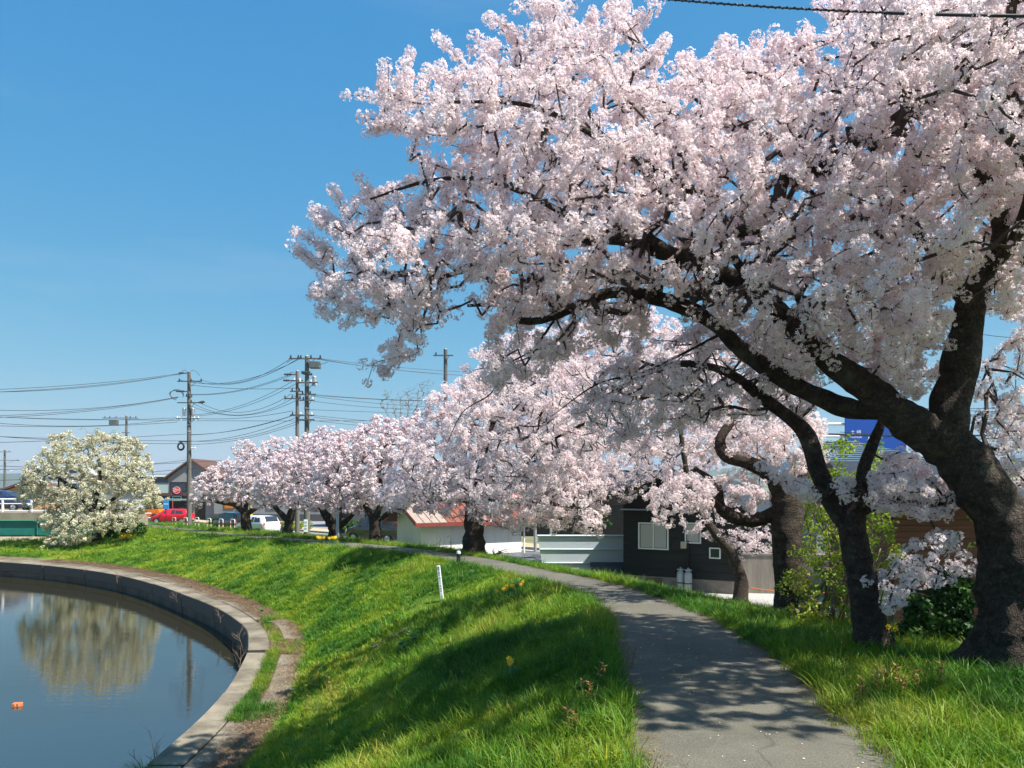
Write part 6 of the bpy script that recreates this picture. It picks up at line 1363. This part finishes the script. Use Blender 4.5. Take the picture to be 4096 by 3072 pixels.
for (dx, dz, py, s) in [(1.8, .35, 374, .3), (1.7, .4, 375, .5), (1.2, .4, 377, .4), (.8, 4.6, 396, .4), (.8, 4.7, 399, .3), (.8, 4.8, 404, .5), (.9, 5.4, 398, .7), (.9, 7.1, 427, .3), (.9, 7.3, 431, .4), (.9, 7.7, 434, .3), (.4, 6.4, 415, .1)]:
    WL.append((P2(dx, dz), at(560, py, 60), s, .015))
numbered(WL, lC, gC)
WL = []
lD, gD = 'thin wire in the sky beside the great trunk', 'wires at the right edge'
for (p0, p1) in [((860, 403), (1080, 412)), ((860, 407), (1080, 404)), ((860, 405), (1080, 418)), ((880, 438), (1080, 398)), ((900, 445), (1080, 425)), ((980, 285), (1080, 289)), ((980, 291), (1080, 293)), ((980, 334), (1080, 336)), ((840, 432), (1080, 437))]:
    WL.append((at(*p0, 40), at(*p1, 32), .15, .014))
numbered(WL, lD, gD)
wire(at(800, 433, 30), at(1080, 433, 26), .1, 'thick bundled cable crossing behind the great cherry trunk', None, .035)
wire(at(560, 419, 62), at(-80, 414, 120), .5, 'far thin wire spanning the whole sky behind the poles', None, .02)
wire(at(-60, 482, 46), at(215, 466, 60), .2, 'low black wire passing in front of the creamy tree', None, .016); wire(at(-60, 471, 46), at(230, 460, 62), .1, 'upper of two low wires before the creamy tree', None, .016)
# heavy cable across the top of the picture
ca, cb_ = at(560, -12, 5.6), at(1150, 16, 4.4)
tc_ = empty('overhead_cable', ca, 'thick black overhead cable crossing the top right of the view', 'cable')
pts = [ca.lerp(cb_, t) - Vector((0, 0, .06 * 4 * t * (1 - t))) for t in np.linspace(0, 1, 60)]
MB().tube([p - ca for p in pts[:38]], .006, 7, False).build('messenger', M_wire, tc_, True); MB().tube([p - ca for p in pts[36:]], .0105, 8).build('sheath', M_wire, tc_, True)
MB().tube([p - ca + Vector((0, .008 * math.cos(i * 2.0), .008 * math.sin(i * 2.0))) for i, p in enumerate([ca.lerp(cb_, t) - Vector((0, 0, .06 * 4 * t * (1 - t))) for t in np.linspace(0, .63, 150)])], .0045, 5, False).build('binding', M_wire, tc_, True)
# ------------------------------------------------------------------ shrubs, flowers, small plants
leaf_clumps = variants('leaf_sprigs', [clump_mesh(200 + i, 13, .055, .020, M_leafy, 1.3, 0, True) for i in range(3)])
dark_clumps = variants('dark_sprigs', [clump_mesh(220 + i, 22, .07, .026, M_dark, .7, 0, True) for i in range(3)])
def shrub(label, base, blobs, n, seed, coll, stems=7, wood=M_baretwig, spacing=.10, csc=(.7, 1.2), bare=.25, cat='shrub', name='shrub', group=None, jit=.04):
    b = np.array(base); r = random.Random(seed); L_ = []
    for i in range(stems):
        c, e = blobs[i % len(blobs)]; t = np.array(c) + np.array([r.uniform(-.6, .6) * e[0], r.uniform(-.6, .6) * e[1], r.uniform(-.2, .5) * e[2]])
        s0 = b + np.array([r.uniform(-.25, .25), r.uniform(-.2, .2), -.05]); m = (s0 + t) / 2 + np.array([r.uniform(-.12, .12), r.uniform(-.12, .12), .12])
        L_.append(([s0, m, t], [.022, .016, .008]))
    a = ell_points(blobs, n, seed)
    root = empty(name, tuple(b), label, cat, group)
    sk = []
    for i, (pts, rads) in enumerate(L_):
        me, P, rr = limb_mesh([np.array(p) - b for p in pts], rads, 6, seed + i, .1); obj('stem', me, wood, root); sk.append(P + b)
    N, par, tips = grow(np.concatenate(sk), a, seed, step=.12, bend=.25)
    ns = sum(len(s) for s in sk); ids = np.arange(ns, len(N)); rr = np.full(len(ids), .0028)
    V, F = tube_segments(N[par[ids]] - b, N[ids] - b, rr * 1.3, rr, 3); tw = obj('twigs', np_mesh('twigs', V, F, True), wood, root); tw['kind'] = 'stuff'
    rng = np.random.default_rng(seed); keep = ids[rng.random(len(ids)) > bare]; A = N[par[keep]]; Bn = N[keep]; k = rng.poisson(np.linalg.norm(Bn - A, axis=1) / spacing)
    i = np.repeat(np.arange(len(keep)), k); t = rng.random((len(i), 1)); p = A[i] * (1 - t) + Bn[i] * t + rng.normal(0, jit, (len(i), 3))
    scatter('foliage', p, rng.uniform(0, 6.283, (len(p), 3)), rng.uniform(*csc, len(p)), rng.integers(0, len(coll.objects), len(p)), coll, root, b)
    return root
def gp(x, y): return (x, y, gz(x, y))
shrub('yellow-green twiggy shrub thicket between the stout and slim cherries', gp(4.1, 10.6), [((3.95, 10.5, .4), (.4, .5, .75)), ((4.35, 10.7, .5), (.4, .5, .85)), ((4.1, 10.3, .05), (.5, .4, .5))], 420, 301, leaf_clumps, 14)
shrub('yellow-green leafy shrub behind the slim lopped cherry', gp(4.7, 10.4), [((4.65, 10.4, .5), (.4, .5, .95)), ((4.85, 10.6, .9), (.4, .5, .8))], 320, 302, leaf_clumps, 12)
shrub('sparse tall shrub in new leaf before the blue-roofed house', gp(5.6, 12.6), [((5.4, 12.6, 1.5), (.8, .6, 1.2)), ((4.8, 12.9, 1.2), (.6, .6, 1.1))], 300, 303, leaf_clumps, 12, csc=(.8, 1.4))
shrub('leafy sprays behind the great trunk at the right edge', gp(6.7, 10.2), [((6.4, 10.2, 1.2), (.5, .5, 1.0)), ((6.9, 10.0, .9), (.5, .5, 1.0))], 240, 304, leaf_clumps, 10)
shrub('dark evergreen shrub with dense needles beside the great trunk', gp(4.75, 8.75), [((4.75, 8.8, .15), (.42, .4, .45)), ((4.62, 8.7, -.2), (.5, .4, .35)), ((4.95, 8.9, .45), (.28, .3, .35)), ((4.95, 8.7, .0), (.4, .4, .4))], 700, 305, dark_clumps, 9, M_twig, spacing=.06, bare=.05, jit=.03)
shrub('low dark evergreen bush in the shadow under the great trunk', gp(5.35, 8.5), [((5.3, 8.5, .05), (.4, .4, .35)), ((5.5, 8.6, .6), (.3, .3, .6))], 220, 306, dark_clumps, 6, M_twig, spacing=.07, bare=.05)
for k, (lx, ly, lab) in enumerate([(283, 535, 'dry brown bush at the foot of the slanting cherry'), (536, 560, 'tangle of dry brown stalks at the blue fence end'), (445, 551, 'bare climbing stems in front of the white hut wall'), (497, 552, 'thin bare shoots beside the gnarled cherry trunk')]):
    Y = (47, 33.0, 38.5, 30)[k]; p = at(lx, ly, Y); g0 = gp(p.x, p.y)
    hgt = (.9, .55, 1.1, .6)[k]
    shrub(lab, g0, [((g0[0], g0[1], g0[2] + hgt * .6), (.7, .4, hgt * .6))], 90, 320 + k, leaf_clumps if k == 0 else bud_clumps, 9, M_baretwig, spacing=.3, csc=(.2, .5), bare=.8)
for k, (lx, ly, Y, lab) in enumerate([(215, 524, 70, 'green hedge shrub by the pavement left of the tallest pole'), (296, 531, 67, 'low green hedge across the road between cherry trunks'), (352, 534, 60, 'rounded green shrub across the road behind the forked cherry'), (590, 500, 52, 'dark green conifer showing behind the cherry branches'), (122, 524, 52.5, 'dark shrub behind the creamy tree beside the bridge end')]):
    p = at(lx, ly, Y); hgt = (.5, .45, .6, 2.6, .9)[k]
    shrub(lab, (p.x, Y, GZ), [((p.x, Y, GZ + hgt), ((.5, 1.6, 1.0, 1.6, 1.8)[k], .6, hgt))], 130, 340 + k, dark_clumps if k != 1 else leaf_clumps, 6, M_twig, spacing=.12, csc=(1.5, 2.6), bare=0)

# daffodils
M_daf = mat('daffodil_yellow', (.82, .58, .015), .6); M_dafc = mat('daffodil_trumpet', (.80, .36, .01), .6); M_dleaf = mat('daffodil_leaf', (.05, .16, .06), .5, var=.2, scale=20)
def daffodil(pos, label, heads, h, seed, group, k=1.0):
    r = random.Random(seed); root = empty('daffodil', pos, label, 'flower', group)
    mb = MB()
    for _ in range(heads * 3 + 2):
        a = r.uniform(0, 6.28); x, y = r.gauss(0, .05) * k, r.gauss(0, .05) * k; L_ = h * r.uniform(.6, 1); w = .008; dx, dy = math.cos(a), math.sin(a)
        mb.add([(x - dy * w, y + dx * w, -.02), (x + dy * w, y - dx * w, -.02), (x + dx * L_ * .15 + dy * w, y + dy * L_ * .15 - dx * w, L_ * .6), (x + dx * L_ * .15 - dy * w, y + dy * L_ * .15 + dx * w, L_ * .6), (x + dx * L_ * .4, y + dy * L_ * .4, L_ * .9)], [(0, 1, 2, 3), (3, 2, 4)])
    o = mb.build('leaves', M_dleaf, root); o['kind'] = 'stuff'
    for _ in range(heads):
        x, y = r.gauss(0, .06) * k, r.gauss(0, .06) * k; H = h * r.uniform(.85, 1.1); f = Vector((r.uniform(-.5, .5), -1, r.uniform(-.1, .3))).normalized(); c = Vector((x, y, H)) + f * .02
        MB().tube([(x, y, -.02), (x, y, H * .9), c], .004 * k, 5).build('stem', M_dleaf, root)
        u = f.orthogonal().normalized(); w = f.cross(u); R = .036 * k; fl = MB()
        for q in range(6):
            a = q * 1.047; d = u * math.cos(a) + w * math.sin(a); e = u * math.cos(a + 1.57) + w * math.sin(a + 1.57)
            fl.add([c, c + d * R * .55 + e * R * .28, c + d * R, c + d * R * .55 - e * R * .28], [(0, 1, 2, 3)])
        fo = fl.build('petals', M_daf, root)
        tr = MB().tube([c, c + f * .012 * k, c + f * .026 * k], [.010 * k, .011 * k, .015 * k], 8).build('trumpet', M_dafc, fo)
    return root
for k, (x, y, hd, h, kk, lab, grp) in enumerate([(513, 679, 3, .20, 1.0, 'pale daffodil blooming alone midway down the near slope', None), (505, 601, 3, .22, 1.2, 'daffodils in the slope shadow near the crest', 'daffodils near the crest'), (512, 598, 4, .22, 1.2, 'daffodils in the slope shadow near the crest', 'daffodils near the crest'), (519, 594, 2, .22, 1.2, 'daffodils in the slope shadow near the crest', 'daffodils near the crest'),
    (862, 641, 3, .22, 1.0, 'yellow daffodils at the shrub foot left of the slim cherry', 'daffodils under the cherries'), (875, 643, 3, .22, 1.0, 'yellow daffodils at the shrub foot left of the slim cherry', 'daffodils under the cherries'), (885, 652, 5, .24, 1.0, 'yellow daffodil bunch right of the slim cherry foot', None), (902, 660, 1, .2, 1.0, 'single orange-yellow flower in the grass near the evergreen shrub', None),
    (322, 544, 6, .3, 2.2, 'row of yellow daffodils before the wide forked cherry', 'daffodils at the forked cherry'), (331, 545, 5, .3, 2.2, 'row of yellow daffodils before the wide forked cherry', 'daffodils at the forked cherry'), (132, 537, 9, .3, 3.0, 'drift of yellow daffodils on the far bank near the creamy tree', 'daffodils on the far bank'), (127, 540, 9, .3, 3.0, 'drift of yellow daffodils on the far bank near the creamy tree', 'daffodils on the far bank'), (122, 542, 8, .3, 3.0, 'drift of yellow daffodils on the far bank near the creamy tree', 'daffodils on the far bank')]):
    p = gat(x, y)
    if p is not None: daffodil(p, lab, hd, h, 400 + k, grp, kk)

# reddish knotweed sprouts, broad weeds
M_kn = mat('red_sprout', (.22, .055, .022), .6, col2=(.20, .17, .035), scale=14); M_weed = mat('weed_leaf', (.05, .17, .02), .5, col2=(.12, .28, .03), scale=8)
def sprout(pos, seed, m, label, grp, h=.22, name='sprout', n=7, L0=.05):
    r = random.Random(seed); root = empty(name, pos, label, 'plant', grp)
    for s in range(r.randint(2, 3)):
        x, y = r.gauss(0, .04), r.gauss(0, .04); H = h * r.uniform(.7, 1.1); lx, ly = r.gauss(0, .03), r.gauss(0, .03)
        st = MB().tube([(x, y, -.02), (x + lx * .4, y + ly * .4, H * .5), (x + lx, y + ly, H)], [.004, .003, .002], 5).build('stem', m, root)
        lf = MB()
        for q in range(n):
            t = .25 + .75 * q / n; c = Vector((x + lx * t, y + ly * t, H * t)); a = q * 2.4 + r.random(); d = Vector((math.cos(a), math.sin(a), r.uniform(.2, .7))).normalized(); e = d.cross(Vector((0, 0, 1))).normalized(); L_ = L0 * r.uniform(.7, 1.2)
            lf.add([c, c + d * L_ * .5 + e * L_ * .28, c + d * L_, c + d * L_ * .5 - e * L_ * .28], [(0, 1, 2, 3)])
        lo = lf.build('leaves', m, st); lo['kind'] = 'stuff'
for k, (x, y) in enumerate([(868, 697), (880, 694), (862, 705), (894, 688), (900, 695), (918, 690), (943, 688), (931, 695)]):
    sprout(gat(x, y), 500 + k, M_kn, 'reddish young sprout in the sunlit grass below the great trunk', 'red sprouts in the near grass')
for k, (x, y) in enumerate([(300, 700), (305, 715), (318, 690), (328, 690), (310, 690), (335, 700)]):
    sprout(gat(x, y), 520 + k, M_kn, 'reddish-yellow sprout at the slope foot beside the ledge', 'red sprouts by the ledge', .3)
for k, (x, y) in enumerate([(572, 735), (600, 685), (588, 702), (626, 668)]):
    sprout(gat(x, y), 540 + k, M_kn, 'reddish dock sprout in the shaded grass left of the path', 'red sprouts left of the path', .2)
for k, (x, y, lab) in enumerate([(415, 645, 'fern-like bright green weed in the middle of the shaded slope'), (404, 652, 'lower dark green weed beside the fern-like one'), (548 - 30, 592, 'broad leafy green weed near the crest flowers'), (270, 625, 'small pale green weed at the slope foot by the ledge'), (262, 612, 'tiny green rosette weed on the ledge slabs')]):
    for q in range(1): sprout(gat(x, y), 560 + k, M_weed, lab, None, .22 if k < 3 else .1, 'weed', 12, .12 if k < 3 else .07)

# coarse tuft of grass on the coping, dry stalks growing out of the river wall
ct = lp(s_gap - 8.6, .16); ct[2] = -2.28
tf = obj('grass_tuft', tuft_mesh(77, 130, .34, .10, 1.1, .004, (.9, .9, 1.0)), M_grass, None, tuple(ct)); tag(tf, 'solitary bushy grass tuft growing on the near coping', 'grass tuft')
for k, (s, sd, hh_, lab) in enumerate([(s_gap - 7.2, .6, 1.0, 'dry branching stalk rising from the water beside the coping'), (s_gap - .6, .5, .7, 'dead stalks hanging at the gap in the river wall'), (s_gap + 2.0, .35, .6, 'dry twiggy weed on the river wall at its sharpest bend'), (s_gap + 6.5, .3, .5, 'thin dry weed on the river wall past the bend'), (s_gap + 12, .3, .5, 'straggly weed hanging on the dark river wall'), (s_gap + 20, .3, .6, 'farthest dry weed clinging to the river wall')]):
    q = lp(s, -.10 - .0 * k); q[2] = WZ if k == 0 else -2.6
    rt = empty('dry_stalk', tuple(q), lab, 'weed'); r = random.Random(700 + k); mb = MB()
    def br_(p, d, L_, rad, lev):
        e = p + d * L_; mb.tube([p, p + d * L_ * .5 + Vector((r.gauss(0, .03), r.gauss(0, .03), .01)) * L_, e], [rad, rad * .8, rad * .6], 4)
        if lev:
            for _ in range(2 + lev // 2): br_(p + (e - p) * r.uniform(.45, 1), (d + Vector((r.gauss(0, .5), r.gauss(0, .4), r.gauss(.1, .3)))).normalized(), L_ * r.uniform(.45, .75), rad * .6, lev - 1)
    for _ in range(2): br_(Vector((0, 0, 0)), Vector((r.gauss(-.2, .25), r.gauss(0, .3), 1)).normalized(), hh_ * .5, .009, 3)
    mb.build('stems', M_baretwig, rt)
# orange box adrift
fb = at(17.5, 706, (EYE - WZ) * FPX / (706 - HZ)); fbx = empty('floating_box', (fb.x, fb.y, WZ - .05), 'small orange box floating on the river', 'box', rz=.15)
MB().bbox(-.09, .09, -.06, .06, 0, .12, .008).build('carton', mat('orange_carton', (.58, .16, .05), .6), fbx)
for q in range(4): MB().box(-.07 + q * .038, -.045 + q * .038, -.0625, -.0605, .065, .10).build('print', mat('pale_print', (.6, .42, .3), .6) if q % 2 else mat('dark_print', (.12, .05, .03), .6), fbx)
# half-buried concrete edge and dry thatch on the slope
ce = gat(388, 650); ed = empty('concrete_edge', ce, 'half-buried concrete strip running down the grassy slope', 'edging', rz=math.atan2(1.2, 1.6))
a_, b_ = gat(372, 651), gat(407, 632); d_ = b_ - a_; n_ = Vector((-d_.y, d_.x, 0)).normalized() * .06; ed.rotation_euler = (0, 0, 0)
MB().add([a_ - ce - n_ + Vector((0, 0, -.1)), a_ - ce + n_ + Vector((0, 0, -.1)), b_ - ce + n_ + Vector((0, 0, -.1)), b_ - ce - n_ + Vector((0, 0, -.1)), a_ - ce - n_ + Vector((0, 0, .07)), a_ - ce + n_ + Vector((0, 0, .07)), b_ - ce + n_ + Vector((0, 0, .08)), b_ - ce - n_ + Vector((0, 0, .08))], [(0, 3, 2, 1), (4, 5, 6, 7), (0, 1, 5, 4), (1, 2, 6, 5), (2, 3, 7, 6), (3, 0, 4, 7)]).build('strip', M_conc, ed)

# ------------------------------------------------------------------ air
hz_v = MB().box(-4300, 4300, -450, 4600, -6, 190)
mh = bpy.data.materials.new('haze_air'); mh.use_nodes = True; hn = mh.node_tree.nodes; hn.clear()
pv = hn.new('ShaderNodeVolumePrincipled'); pv.inputs['Color'].default_value = (.62, .78, .95, 1); pv.inputs['Density'].default_value = 0.00011; pv.inputs['Anisotropy'].default_value = 0.1
ho = hn.new('ShaderNodeOutputMaterial'); mh.node_tree.links.new(pv.outputs[0], ho.inputs['Volume'])
hob = hz_v.build('haze', mh); hob['kind'] = 'stuff'
